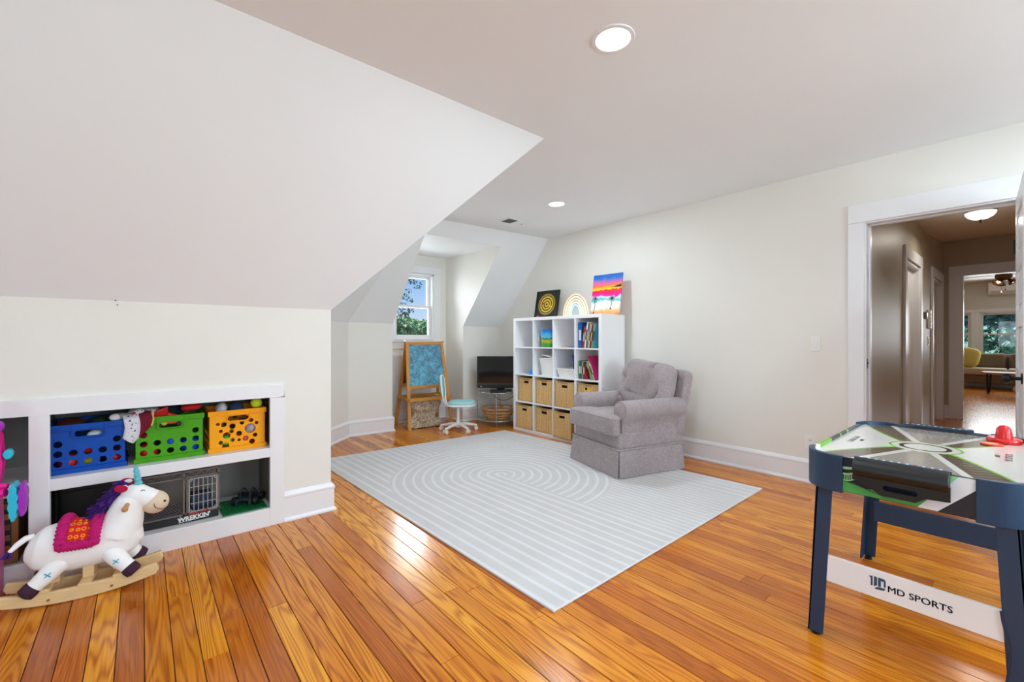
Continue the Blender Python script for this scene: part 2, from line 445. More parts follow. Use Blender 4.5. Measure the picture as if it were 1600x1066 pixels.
def window(name, label, w, h, loc, rz, casing=.11, depth=.14, apron=False, stool=True):
    """double-hung window; local x along the wall, local y outwards, origin at bottom centre of the opening"""
    root = struct(thing(name, label, 'window', loc, rz), label, 'window')
    c = MB()
    c.box((-w / 2 - casing, -.022, -.02), (-w / 2, 0, h + .005)); c.box((w / 2, -.022, -.02), (w / 2 + casing, 0, h + .005))
    c.box((-w / 2 - casing, -.024, h + .005), (w / 2 + casing, 0, h + casing))
    c.box((-w / 2 - casing - .008, -.032, h + casing), (w / 2 + casing + .008, 0, h + casing + .014))
    c.build('casing', 'trim_white', root, bevel=.003)
    j = MB(); d = depth
    j.box((-w / 2, -.005, 0), (-w / 2 + .022, d, h)); j.box((w / 2 - .022, -.005, 0), (w / 2, d, h))
    j.box((-w / 2, -.005, h - .022), (w / 2, d, h)); j.box((-w / 2, .0, -.012), (w / 2, d + .03, .012))
    j.build('jamb', 'trim_white', root, bevel=.002)
    if stool:
        s = MB(); s.box((-w / 2 - casing - .02, -.05, -.03), (w / 2 + casing + .02, .02, -.005)); s.build('sill', 'trim_white', root, bevel=.005)
    wi = w / 2 - .022; mid = h * .5
    for nm, z0, z1, y0 in (('lower_sash', .012, mid + .018, .035), ('upper_sash', mid - .018, h - .022, .072)):
        s = MB(); st = .042
        s.box((-wi, y0, z0), (-wi + st, y0 + .034, z1)); s.box((wi - st, y0, z0), (wi, y0 + .034, z1))
        br = .06 if nm == 'lower_sash' else .034; tr_ = .034 if nm == 'lower_sash' else .045
        s.box((-wi + st, y0, z0), (wi - st, y0 + .034, z0 + br)); s.box((-wi + st, y0, z1 - tr_), (wi - st, y0 + .034, z1))
        so = s.build(nm, 'trim_white', root, bevel=.003)
        p = MB(); p.box((-wi + st - .004, y0 + .014, z0 + br - .004), (wi - st + .004, y0 + .018, z1 - tr_ + .004))
        p.build('pane', glass, so)
    if apron:
        a = MB(); a.box((-w / 2 - casing, -.018, -.13), (w / 2 + casing, 0, -.03)); a.build('apron', 'trim_white', root, bevel=.003)
    return root
window('window_1', 'white double-hung window in the dormer showing blue sky', WX1 - WX0, WZ1 - WZ0, ((WX0 + WX1) / 2, DYB, WZ0), 0, apron=True)
window('window_2', 'added white double-hung window in the unseen wall behind the viewer', 1.3, 1.4, (.2, YS, .75), PI, depth=.14)  # this and the next two are unseen, added to carry the fill light
window('window_3', 'added white double-hung window in the unseen wall behind the viewer', 1.3, 1.4, (2.4, YS, .75), PI, depth=.14)
window('window_4', 'added white double-hung window in the unseen gable wall', 1.4, 1.4, (XW, .4, .75), PI / 2, depth=.14)

# ---- panelled board below the dormer window
m = MB()
m.box((DX0 + .01, DYB - .018, .20), (DX1 - .01, DYB, .93)); m.box((DX0 + .01, DYB - .026, .93), (DX1 - .01, DYB, .955))
struct(m.build('trim_1', 'trim_white', bevel=.003), 'white wainscot board below the dormer window', 'trim')

# ---- baseboards: moulded profile swept along the foot of the walls
def sweep(name, pts, label, side=1, prof=None):
    prof = prof or [(0, 0), (.030, 0), (.030, .010), (.022, .022), (.017, .026), (.017, .150), (.021, .154), (.021, .166), (.012, .180), (.004, .190), (0, .190)]
    P = [Vector((p[0], p[1], 0)) for p in pts]; mb = MB(); n = len(P); k = len(prof); vs = []
    for i in range(n):
        d0 = (P[i] - P[i - 1]).normalized() if i > 0 else (P[1] - P[0]).normalized()
        d1 = (P[i + 1] - P[i]).normalized() if i < n - 1 else d0
        n0 = Vector((d0.y, -d0.x, 0)) * side; n1 = Vector((d1.y, -d1.x, 0)) * side
        b = (n0 + n1).normalized(); b = b / max(.3, b.dot(n0))
        for (o, z) in prof: q = P[i] + b * o; vs.append((q.x, q.y, z))
    fs = [(i * k + j, i * k + j + 1, (i + 1) * k + j + 1, (i + 1) * k + j) for i in range(n - 1) for j in range(k - 1)]
    fs += [tuple(range(k)), tuple(range((n - 1) * k, n * k))]
    mb.add(vs, fs)
    return struct(mb.build(name, 'trim_white', smooth=30), label, 'baseboard')
sweep('baseboard_left', [(.70, YK), (KX, YK), CH, FW0, (DX0, fy(DX0)), (DX0, DYB)], 'tall white moulded baseboard along the knee wall and far corner')
sweep('baseboard_back', [(DX0 + .001, DYB), (DX1 - .001, DYB)], 'white moulded baseboard under the dormer window')
sweep('baseboard_right', [(DX1, DYB), (DX1, fy(DX1)), FW1, (XR, .90)], 'tall white moulded baseboard along the long wall')
sweep('baseboard_front', [(XR, -.12), (XR, YS), (XW, YS), (XW, YK), (NX0 - .06, YK)], 'white moulded baseboard behind the viewer')

# ---- doorway casing and the open door
c = MB(); CW = .10
c.box((XR - .024, OY1 + .012, 0), (XR, OY1 + .012 + CW, OZ + .012)); c.box((XR - .024, OY0 - .012 - CW, 0), (XR, OY0 - .012, OZ + .012))
c.box((XR - .026, OY0 - .012 - CW, OZ + .012), (XR, OY1 + .012 + CW, OZ + .155))
c.box((XR - .012, OY1, 0), (XR + .15, OY1 + .022, OZ + .02)); c.box((XR - .012, OY0 - .022, 0), (XR + .15, OY0, OZ + .02))
c.box((XR - .012, OY0, OZ), (XR + .15, OY1, OZ + .022))
c.box((XR + .05, OY1 - .012, 0), (XR + .09, OY1, OZ)); c.box((XR + .05, OY0, OZ - .012), (XR + .09, OY1, OZ))
c.box((XR + .15, OY1, 0), (XR + .174, OY1 + .09, OZ + .012)); c.box((XR + .15, OY0 - .1, OZ + .012), (XR + .174, OY1 + .09, OZ + .13))
tr2 = struct(c.build('trim_2', 'trim_white', bevel=.003), 'wide white casing around the open doorway', 'trim')
s = MB(); s.box((XR + .012, OY1 - .0015, .955), (XR + .034, OY1, 1.03)); s.cyl((XR + .0, OY1 - .002, .995), (XR - .02, OY1 - .012, 1.0), .004); s.build('strike_plate', 'dark_metal', tr2)
D = thing('door_1', 'white panelled door swung open into the room beside the doorway', 'door', (XR - .02, OY0 + .002, 0.008), math.radians(2.5))
struct(D, D['label'], 'door')
d = MB(); W, H, T = .74, 2.035, .036               # leaf runs along local -x, face towards +y
for a, b in ((0, .11), (W - .11, W)): d.box((-b, -T, 0), (-a, 0, H))
rails = [(0, .22), (.60, .70), (.88, 1.02), (1.36, 1.46), (1.92, H)]
rails = [(0, .2), (.52, .62), (.86, 1.0), (1.24, 1.34), (1.58, 1.68), (1.93, H)]
for a, b in rails: d.box((-W + .11, -T, a), (-.11, 0, b))
dl = d.build('leaf', 'trim_white', D, bevel=.003)
for (a, b), (a2, b2) in zip(rails, rails[1:]):
    p = MB(); p.box((-W + .11, -T + .008, b), (-.11, -.010, a2)); p.box((-W + .14, -T + .004, b + .03), (-.14, -.006, a2 - .03))
    p.build('panel', 'trim_white', D, bevel=.006)
k = MB(); k.cyl((-W + .06, 0, .965), (-W + .06, .006, .965), .028, n=20); k.cyl((-W + .06, .004, .965), (-W + .06, .04, .965), .009)
k.lathe([(.001, 0), (.018, .004), (.027, .016), (.027, .026), (.018, .036), (.001, .038)], n=20)
k.v[-20 * 6:] = [(-W + .06 + x, .036 + z, .965 + y) for x, y, z in k.v[-20 * 6:]]
k.build('knob', 'dark_metal', D, smooth=40)
for z in (.25, 1.75):
    hg = MB(); hg.cyl((.004, .004, z - .045), (.004, .004, z + .045), .006); hg.build('hinge', 'dark_metal', D)

# ---- hall beyond the doorway
HY, HYR, HX0, HX1, HZ = .785, -.75, XR + .15, 9.2, 2.50
m = MB(); m.poly((XR, HYR - 1, 0), (17, HYR - 1, 0), (17, 3, 0), (XR, 3, 0)); m.box((XR, HYR, -.1), (17, 3, -.004))
struct(m.build('floor_hall', 'hall_wood'), 'polished wooden floor of the hall and far room', 'floor')
m = MB(); m.poly((HX0, HYR, HZ), (7.5, HYR, HZ), (7.5, HY + .02, HZ), (HX0, HY + .02, HZ)); m.poly((7.5, HYR, HZ), (HX1, HYR, 2.64), (HX1, HY + .02, 2.64), (7.5, HY + .02, HZ))
struct(m.build('ceiling_hall', mat('hall_ceiling', (226, 220, 208), .6)), 'beige ceiling of the hall', 'ceiling')
m = MB()
def hw(x0, x1, z0, z1): m.poly((x0, HY, z0), (x1, HY, z0), (x1, HY, z1), (x0, HY, z1))
da = (5.93, 6.87); db = (7.96, 8.97); dh = 2.0       # two side doorways
hw(HX0, da[0], 0, HZ); hw(da[0], da[1], dh, HZ); hw(da[1], db[0], 0, HZ); hw(db[0], db[1], dh, HZ); hw(db[1], HX1, 0, HZ)
m.poly((7.5, HY, HZ), (HX1, HY, HZ), (HX1, HY, 2.64))
m.poly((HX0, HYR, 0), (HX1, HYR, 0), (HX1, HYR, HZ), (HX0, HYR, HZ))
m.poly((HX0, OY1 + .1, 0), (HX0, HY + .1, 0), (HX0, HY + .1, HZ), (HX0, OY1 + .1, HZ)); 
m.poly((HX0, HYR, 0), (HX0, OY0 - .02, 0), (HX0, OY0 - .02, HZ), (HX0, HYR, HZ)); m.poly((HX0, OY0 - .02, OZ + .02), (HX0, HY, OZ + .02), (HX0, HY, HZ), (HX0, OY0 - .02, HZ))
struct(m.build('wall_hall', 'hall_paint'), 'beige glossy walls of the hall', 'wall')
for i, (a, b) in enumerate((da, db)):
    c = MB()
    c.box((a - .10, HY - .022, 0), (a, HY, dh + .01)); c.box((b, HY - .022, 0), (b + .10, HY, dh + .01)); c.box((a - .10, HY - .024, dh + .01), (b + .10, HY, dh + .13))
    c.box((a - .004, HY - .006, 0), (a + .02, HY + .13, dh)); c.box((b - .02, HY - .006, 0), (b + .004, HY + .13, dh)); c.box((a, HY - .006, dh - .02), (b, HY + .13, dh))
    struct(c.build('trim_%d' % (i + 3), 'trim_white', bevel=.003), ('white casing of the nearer side door in the hall', 'white casing of the farther side door in the hall')[i], 'trim')
    d = MB(); d.box((a + .02, HY + .05, 0), (b - .02, HY + .085, dh - .02)); 
    for z0, z1 in ((.25, .85), (1.0, 1.8)): d.box((a + .12, HY + .044, z0), (b - .12, HY + .05, z1))
    struct(d.build('door_%d' % (i + 2), 'trim_white', bevel=.004), ('white closed side door nearer in the hall', 'white closed side door farther down the hall')[i], 'door')
# end wall of the hall with the opening to the far room
fo = (-.55, .593); foh = 2.13
m = MB()
def ex(y0, y1, z0, z1, x=HX1): m.poly((x, y0, z0), (x, y1, z0), (x, y1, z1), (x, y0, z1))
ex(fo[1], HY, 0, 2.64); ex(HYR, fo[0], 0, 2.64); ex(fo[0], fo[1], foh, 2.64)
for y in fo: m.poly((HX1, y, 0), (HX1 + .12, y, 0), (HX1 + .12, y, foh), (HX1, y, foh))
m.poly((HX1, fo[0], foh), (HX1, fo[1], foh), (HX1 + .12, fo[1], foh), (HX1 + .12, fo[0], foh))
struct(m.build('wall_hall_end', 'hall_paint'), 'beige end wall of the hall', 'wall')
c = MB()
c.box((HX1 - .022, fo[1], 0), (HX1, fo[1] + .13, foh)); c.box((HX1 - .022, fo[0] - .13, 0), (HX1, fo[0], foh)); c.box((HX1 - .024, fo[0] - .13, foh), (HX1, fo[1] + .13, foh + .13))
c.box((HX1 - .01, fo[1] - .02, 0), (HX1 + .13, fo[1] + .003, foh)); c.box((HX1 - .01, fo[0], foh - .02), (HX1 + .13, fo[1], foh + .003))
struct(c.build('trim_5', 'trim_white', bevel=.003), 'white casing of the opening to the far room', 'trim')
sweep('baseboard_hall', [(HX1, fo[1] + .13), (HX1, HY), ], 'white baseboard in the hall corner', side=-1)

# ---- far room
LX = 16.0; LZ = 2.62
m = MB()
LW = [(-2.1, -.70), (-.56, .716), (.854, 2.1)]        # windows in the far wall (y ranges)
lz0, lz1 = .75, 1.85
ys = -2.9
for a, b in LW:
    ex(ys, a, 0, LZ, LX); ex(a, b, 0, lz0, LX); ex(a, b, lz1, LZ, LX); ys = b
ex(ys, 3.0, 0, LZ, LX)
m.poly((HX1 + .12, -2.9, 0), (LX, -2.9, 0), (LX, -2.9, LZ), (HX1 + .12, -2.9, LZ)); m.poly((HX1 + .12, 3, 0), (LX, 3, 0), (LX, 3, LZ), (HX1 + .12, 3, LZ))
ex(fo[1], 3, 0, LZ, HX1 + .12); ex(-2.9, fo[0], 0, LZ, HX1 + .12); ex(fo[0], fo[1], foh, LZ, HX1 + .12)
struct(m.build('wall_living', mat('living_paint', (206, 204, 196), .5)), 'pale grey walls of the far sitting room', 'wall')
m = MB(); m.poly((HX1 + .12, -2.9, LZ), (LX, -2.9, LZ), (LX, 3, LZ), (HX1 + .12, 3, LZ))
struct(m.build('ceiling_living', 'ceiling_paint'), 'white ceiling of the far sitting room', 'ceiling')
for i, (a, b) in enumerate(LW):
    window('window_%d' % (i + 5), 'white double-hung window above the sofa with trees outside' if i == 1 else ('white double-hung window beside the sofa cushion' if i == 2 else 'white double-hung window at the hidden end of the sofa'), b - a, lz1 - lz0, (LX, (a + b) / 2, lz0), -PI / 2, casing=.069)
m = MB(); m.box((LX - .03, -2.9, 0), (LX, 3, .16)); struct(m.build('baseboard_living', 'trim_white', bevel=.004), 'white baseboard below the far windows', 'baseboard')

# ------------------------------------------------------------------ built-in shelf in the knee wall
def curve_plate(outline, holes, t):
    """flat plate in the xy plane with holes, thickness 2t"""
    cu = bpy.data.curves.new('c', 'CURVE'); cu.dimensions = '2D'; cu.fill_mode = 'BOTH'; cu.extrude = t
    for pts in [outline] + holes:
        sp = cu.splines.new('POLY'); sp.points.add(len(pts) - 1); sp.use_cyclic_u = True
        for q, (x, y) in zip(sp.points, pts): q.co = (x, y, 0, 1)
    o = bpy.data.objects.new('c', cu); COL.objects.link(o)
    me = bpy.data.meshes.new_from_object(o.evaluated_get(bpy.context.evaluated_depsgraph_get()))
    mb = MB(); mb.add([tuple(v.co) for v in me.vertices], [tuple(p.vertices) for p in me.polygons])
    bpy.data.objects.remove(o); bpy.data.curves.remove(cu); bpy.data.meshes.remove(me)
    return mb
def circ(cx, cy, r, n=18, ry=None): return [(cx + r * math.cos(2 * PI * i / n), cy + (ry or r) * math.sin(2 * PI * i / n)) for i in range(n)]
STAND = Matrix.Rotation(PI / 2, 4, 'X')                # xy plane -> xz plane, front towards -y

YT = 3.083
S = thing('built_in_shelf', 'white framed built-in toy shelf recessed in the knee wall', 'shelf', (0, YK, 0))
m = MB(); t0, t1 = YT - YK, .004
m.box((-1.46, t0, .81), (.70, t1, .888)); m.box((.618, t0, 0), (.70, t1, .81)); m.box((-.413, t0, 0), (-.342, t1, .81))
m.box((-1.46, t0, 0), (-1.38, t1, .81)); m.box((-.342, t0, 0), (.618, t1, .112)); m.box((-1.38, t0, 0), (-.413, t1, .112))
m.build('face_frame', 'trim_white', S, bevel=.003)
for x0, x1 in ((-.342, .618), (-1.38, -.413)):
    m = MB(); m.box((x0 - .02, t0 + .001, .434), (x1 + .02, .40, .492)); m.build('shelf_board', 'trim_white', S, bevel=.003)
    m = MB(); m.box((x0 - .036, .002, .09), (x1 + .036, .40, .108)); m.build('bottom_board', 'trim_white', S)
m = MB(); m.box((NX0, .402, .06), (NX1, .42, .86)); m.build('back_panel', 'niche_grey', S)
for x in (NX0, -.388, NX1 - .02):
    m = MB(); m.box((x, .004, .06), (x + .02, .402, .85)); m.build('side_panel', 'niche_grey', S)
m = MB(); m.box((NX0, .004, .84), (NX1, .402, .855)); m.build('top_panel', 'niche_grey', S)

# ------------------------------------------------------------------ plastic crates
mat('crate_blue', (8, 76, 172), .5, spec=.25); mat('crate_green', (74, 158, 14), .5, spec=.25); mat('crate_yellow', (250, 166, 8), .5, spec=.25)
def crate(name, label, x0, x1, y0, colour, style):
    w = x1 - x0; h = .25; dp = .30; r = thing(name, label, 'crate', ((x0 + x1) / 2, y0, .4925), 0)
    mt = MATS[colour]; hw = w / 2 - .012; z0, z1 = .03, h - .045
    if style == 'grid':
        holes = [circ(hw * cx, z0 + .022 + k * .05, .0165) for cx in (-.78, -.39, 0, .39, .78) for k in range(3 if abs(cx) > .7 else 2)]
        handle = rrect(.10, .03, .012, 3, 0, h - .052)
    else:
        rr = random.Random(5); holes = []; handle = rrect(.11, .03, .014, 3, 0, h - .052)
        spots = [(-.075, .165, .015), (-.03, .15, .017), (.02, .165, .012), (.07, .175, .013), (.065, .125, .03), (.005, .10, .016), (-.06, .095, .02),
                 (-.09, .125, .01), (-.035, .12, .012), (-.03, .065, .012), (.005, .06, .009), (.04, .065, .016), (.092, .08, .013), (-.09, .055, .012), (-.065, .035, .018), (.075, .042, .016), (.1, .155, .011), (-.105, .17, .01)]
        holes = [circ(a, b, c) for a, b, c in spots]
    face = xf(curve_plate([(-hw, .004), (hw, .004), (hw, h - .003), (-hw, h - .003)], holes + [handle], .0016), STAND)
    xf(face, Matrix.Translation((0, .012, 0))); b = face
    back = xf(curve_plate([(-hw, .004), (hw, .004), (hw, h - .003), (-hw, h - .003)], holes + [handle], .0016), Matrix.Translation((0, dp - .012, 0)) @ STAND); b.add(back.v, back.f)
    sd = dp / 2 - .012
    for sx in (-1, 1):
        holes2 = [circ(sd * cx, z0 + .022 + k * .05, .0165) for cx in (-.75, -.38, 0, .38, .75) for k in range(2)]
        sp = xf(curve_plate([(-sd, .004), (sd, .004), (sd, h - .003), (-sd, h - .003)], holes2, .0016), Matrix.Translation((sx * hw, dp / 2, 0)) @ Matrix.Rotation(PI / 2, 4, 'Z') @ STAND)
        b.add(sp.v, sp.f)
    b.box((-hw, .012, .004), (hw, dp - .012, .008))
    b.build('basket_body', mt, r, fix=False)
    def ring(z0_, z1_, o, i):
        q = MB()
        q.box((-w / 2 + .003, .002, z0_), (w / 2 - .003, .002 + o, z1_)); q.box((-w / 2 + .003, dp - .002 - o, z0_), (w / 2 - .003, dp - .002, z1_))
        q.box((-w / 2 + .003, .002, z0_), (-w / 2 + .003 + o, dp - .002, z1_)); q.box((w / 2 - .003 - o, .002, z0_), (w / 2 - .003, dp - .002, z1_))
        return q
    ring(h - .03, h, .010, 0).build('rim', mt, r, bevel=.002)
    ring(0, .026, .010, 0).build('foot_flange', mt, r, bevel=.002)
    hb = MB(); hb.tube([(-.062, .004, h - .006), (-.06, .004, h - .065), (-.05, .004, h - .073), (.05, .004, h - .073), (.06, .004, h - .065), (.062, .004, h - .006)], .0035, 6)
    hb.build('handle_rib', mt, r, smooth=40)
    for sx in (-1, 1):
        for za, zb in ((h - .024, h - .012), (.006, .014)):
            c = MB(); c.box((sx * (hw - .05) - .016, -.001, za), (sx * (hw - .05) + .016, .003, zb)); c.build('latch', mt, r, bevel=.001)
    return r
crate('crate', 'blue plastic stacking crate with round holes on the upper shelf', -.366, -.058, 3.155, 'crate_blue', 'grid')
crate('crate', 'green plastic stacking crate with round holes on the upper shelf', -.036, .288, 3.155, 'crate_green', 'grid')
crate('crate', 'yellow plastic crate with bubble holes of many sizes', .300, .615, 3.155, 'crate_yellow', 'bubble')

# ---- toys inside the crates
def ball(label, x, y, z, r, rgb, var=0, group=None, name='toy_ball', sq=(1, 1, 1)):
    k = 'toy_%d_%d_%d' % rgb
    mat(k, rgb, .45, var=var, vscale=20)
    m = MB(); m.ell((0, 0, 0), (r * sq[0], r * sq[1], r * sq[2]), 20)
    seam = MB(); seam.tube([(r * 1.004 * sq[0] * math.cos(a), r * 1.004 * sq[1] * math.sin(a) * .8, r * 1.004 * sq[2] * math.sin(a) * .6) for a in [2 * PI * i / 24 for i in range(24)]], r * .03, 5, closed=True)
    o = m.build(name, k, smooth=True, loc=(x, y, z)); tag(o, label, 'ball', group)
    seam.build('seam', k, o, smooth=True)
    return o
cz = .502
ball('red ball low in the blue crate', -.285, 3.22, cz + .04, .04, (206, 30, 28))
ball('red ball behind a middle hole of the blue crate', -.215, 3.24, cz + .105, .035, (224, 40, 34))
ball('yellow-green ball behind the lower holes of the blue crate', -.205, 3.23, cz + .034, .034, (190, 190, 50))
ball('dark red ball in the corner of the blue crate', -.113, 3.23, cz + .036, .036, (190, 30, 22))
ball('red ball low in the green crate', .03, 3.22, cz + .045, .045, (214, 22, 34))
ball('crimson ball resting higher in the green crate', .025, 3.23, cz + .125, .036, (200, 24, 44))
ball('bright blue ball in the middle of the green crate', .135, 3.225, cz + .085, .045, (30, 90, 214))
ball('blue ball at the end of the green crate', .222, 3.225, cz + .05, .048, (24, 74, 204))
ball('small lime ball in the yellow crate', .40, 3.20, cz + .05, .03, (90, 214, 60))
ball('red and white ball low in the yellow crate', .50, 3.205, cz + .05, .033, (206, 60, 60))
ball('grey striped ball behind the largest bubble hole', .535, 3.225, cz + .11, .04, (190, 176, 176), var=.3)
tb = ball('yellow-green tennis ball on top of the yellow crate', .562, 3.20, .771, .0335, (208, 224, 40), name='tennis_ball')
# stacked cloths and toys on top of the crates
def lump(name, label, cat, c, r, rgb, seed=0, amp=.25, n=28, rough=.9):
    k = '%s_%d_%d_%d' % (name, *rgb); mat(k, rgb, rough, var=.15, vscale=30)
    m = MB(); m.ell((0, 0, 0), r, n)
    m.v = [tuple(Vector(v) * (1 + amp * noise.noise(Vector(v) * (1.6 / max(r)) + Vector((seed, 3.1 * seed, 0))))) for v in m.v]
    o = m.build(name, k, smooth=180, loc=c); return tag(o, label, cat)
lump('crumpled_cloth', 'dark red cloth piled in the blue crate', 'cloth', (-.29, 3.28, .725), (.055, .07, .036), (84, 16, 14), 1)
lump('crumpled_cloth', 'dark green cloth piled in the blue crate', 'cloth', (-.165, 3.29, .725), (.055, .07, .034), (22, 48, 18), 2)
lump('soft_toy', 'white fluffy toy behind the handle of the blue crate', 'soft toy', (-.185, 3.215, .672), (.036, .03, .024), (214, 216, 220), 3)
lump('crumpled_cloth', 'bright red fleece on top of the green crate', 'cloth', (.225, 3.235, .774), (.052, .055, .022), (214, 26, 34), 4)
lump('crumpled_cloth', 'dark teal cloth on top of the green crate', 'cloth', (.150, 3.335, .752), (.055, .055, .03), (24, 54, 60), 5)
lump('shoe', 'white and grey trainer standing in the yellow crate', 'shoe', (.378, 3.235, .748), (.03, .055, .042), (206, 208, 212), 6, .15)
lump('crumpled_cloth', 'dark navy cap on top of the yellow crate', 'cap', (.455, 3.24, .742), (.044, .06, .045), (34, 56, 80), 7, .2)
# orange toy car lying along the green crate's handle
mat('toy_orange', (244, 84, 20), .35); mat('toy_yellow', (255, 200, 60), .35)
o = thing('toy_car', 'orange and yellow plastic car on top of the green crate', 'toy car', (.115, 3.222, .70))
m = MB(); m.prism([(-.065, -.012), (.085, -.012), (.085, .008), (.05, .034), (.0, .056), (-.04, .052), (-.065, .02)], -.028, .028, 'y'); m.build('body', 'toy_orange', o, bevel=.008, seg=3)
m = MB(); m.ell((-.008, -.03, .028), (.016, .007, .012), 14); m.ell((-.02, -.029, -.004), (.018, .006, .012), 14); m.build('flame_decal', 'toy_yellow', o, smooth=True)
for sx in (-.04, .055):
    for sy in (-.026, .026):
        m = MB(); m.cyl((sx, sy - .008, -.013), (sx, sy + .008, -.013), .016, n=16); m.build('wheel', 'black_plastic', o, bevel=.003)
# plush draped over the edge of the green crate
mat('plush_grey', (150, 146, 142), .95, var=.2, vscale=90, bump=.4, bscale=200); mat('plush_white', (226, 226, 226), .95, bump=.3, bscale=200); mat('maroon_cloth', (116, 12, 40), .9, bump=.2, bscale=300)
n = NT('print_cloth', .9); v = n.noise(n.coord(), 55, 2); n.color(n.ramp(n.smooth(v, .62, .66), [(0, (222, 222, 230)), (1, (52, 54, 80))]))
mat('toy_cream', (238, 186, 100), .8)
o = thing('plush_toy', 'grey and white plush with a maroon cloth hanging over the green crate', 'soft toy', (-.03, 3.19, .745))
m = MB(); m.ell((.02, .02, .028), (.05, .035, .028)); m.ell((-.055, .0, .014), (.038, .02, .02)); m.ell((.075, .02, .026), (.04, .028, .026)); m.build('body', 'plush_grey', o, remesh=.005)
for nm_, c_, r_ in (('paw', (-.078, -.004, .012), (.026, .02, .0195)), ('paw', (.07, -.006, .022), (.032, .02, .02)), ('face', (.02, -.012, .034), (.022, .014, .013))): m = MB(); m.ell(c_, r_); m.build(nm_, 'plush_white', o, smooth=True)
m = MB(); m.ell((.014, -.025, .04), (.003, .003, .003), 8); m.ell((.03, -.025, .038), (.003, .003, .003), 8); m.build('eyes', 'black_plastic', o, smooth=True)
m = MB(); m.cyl((.004, -.016, .03), (-.014, -.034, .016), .006, .001, 8); m.build('beak', 'toy_243_1_1' if 'toy_243_1_1' in MATS else mat('toy_red', (200, 30, 34), .5), o)
def drape(u, v):                                     # hanging cloth, folds in front of the crate
    x = -.02 + .13 * u + .01 * math.sin(v * 3); z = .02 - .16 * v * (1 - .85 * abs(u - .33) ** 1.1) + .02 * u
    y = -.045 - .010 * math.sin(u * 9) * (.3 + v) + (.035 * (1 - min(1, v * 5)))
    return (x - .03, y, z)
m = MB(); m.grid(lambda u, v: drape(u * .5, v), 12, 16); m.build('printed_cloth', 'print_cloth', o, smooth=180, solid=.003)
m = MB(); m.grid(lambda u, v: drape(.5 + u * .42, v), 12, 16); m.build('maroon_cloth', 'maroon_cloth', o, smooth=180, solid=.003)
m = MB(); m.tube([drape(.92 , v / 14) for v in range(15)], .004, 6); m.build('cream_edge', 'toy_cream', o, smooth=True)
m = MB(); m.grid(lambda u, v: (.085 + .06 * u, -.028 + .02 * v, .028 - .05 * v + .024 * u), 6, 6); m.build('red_sleeve', 'toy_red', o, smooth=180, solid=.006)

# ------------------------------------------------------------------ lower bay: black tub, cage play set, baseplate, toy truck
o = thing('storage_tub', 'black plastic tub behind the rocking unicorn in the lower bay', 'tub', (-.19, 3.36, .109))
m = MB(); m.prism(rrect(.29, .22, .02, 3), 0, .27); m.build('body', 'black_plastic', o, bevel=.004)
m = MB(); m.prism(rrect(.30, .235, .022, 3), .27, .30); m.build('lid', 'black_plastic', o, bevel=.004)
mat('cage_grey', (118, 108, 100), .45, metal=.3); mat('sign_red', (206, 30, 34), .4); mat('sign_black', (10, 10, 12), .4); mat('sign_white', (236, 236, 236), .4)
o = thing('cage_play_set', 'grey wire cage play set on a black base with a lettered sign', 'toy playset', (.17, 3.165, .109))
m = MB(); m.box((-.175, .0, 0), (.185, .22, .045)); m.build('base', 'black_plastic', o, bevel=.003)
m = MB(); m.box((-.17, .0, .30), (.19, .22, .318)); m.build('roof', 'black_plastic', o, bevel=.002)
f = MB(); z0, z1, zt = .045, .262, .296
for z in (z0 + .004, z1, zt): f.box((-.17, -.004, z - .004), (.195, .004, z + .004))
for x in (-.168, .017, .033, .185): f.box((x - .004, -.004, z0), (x + .004, .004, zt if x != .033 else z1))
for k in range(9):                                  # truss along the top
    xa = -.165 + k * .04; f.beam((xa, 0, z1 + .004), (xa + .02, 0, zt - .004), .003, .003); f.beam((xa + .02, 0, zt - .004), (xa + .04, 0, z1 + .004), .003, .003)
for x in (-.168, .185):
    f.box((x - .004, .0, z1 - .004), (x + .004, .21, z1 + .004)); f.box((x - .004, .205, z0), (x + .004, .215, zt))
f.build('frame', 'cage_grey', o)
f = MB()
for k in range(26):                                 # diamond mesh panel
    for sgn in (1, -1):
        x0 = -.168 + (k - 13) * .0145 + (0 if sgn > 0 else .19)
        a, b = 0, .217
        pts = []
        for tt in (0, 1):
            pts.append((x0 + sgn * tt * .19, tt * .217))
        (xa, za), (xb, zb) = pts
        lo, hi = -.168, .017
        def cl(xq): 
            tq = (xq - xa) / (xb - xa); return (xq, za + (zb - za) * tq)
        p = sorted(pts)
        if p[1][0] <= lo or p[0][0] >= hi: continue
        q0 = p[0] if p[0][0] >= lo else cl(lo); q1 = p[1] if p[1][0] <= hi else cl(hi)
        f.beam((q0[0], .001, z0 + q0[1]), (q1[0], .001, z0 + q1[1]), .0016, .0016)
f.build('mesh_panel', 'cage_grey', o)
f = MB(); g0, g1, h0, h1 = .042, .176, z0 + .012, z1 - .012
for x in (g0, g1): f.box((x - .003, -.006, h0), (x + .003, 0, h1))
for z in (h0, h1): f.box((g0, -.006, z - .003), (g1, 0, z + .003))
for k in range(1, 6): x = g0 + (g1 - g0) * k / 6; f.box((x - .0018, -.005, h0), (x + .0018, -.002, h1))
for k in (1, 2, 3): z = h0 + (h1 - h0) * k / 4; f.box((g0, -.006, z - .0018), (g1, -.003, z + .0018))
for sx, sz in ((g0, h0), (g0, h1), (g1, h0), (g1, h1)):
    dx = .02 * (1 if sx == g0 else -1); dz = .02 * (1 if sz == h0 else -1); f.beam((sx + dx, -.004, sz), (sx, -.004, sz + dz), .004, .004)
f.build('gate', mat('cage_silver', (170, 168, 170), .35, metal=.5), o)
f = MB(); f.box((-.16, .03, z0), (.18, .21, z0 + .01)); f.box((.06, .10, z0 + .01), (.16, .2, z0 + .075)); f.build('ring_floor', mat('cage_blue', (46, 62, 84), .5), o)
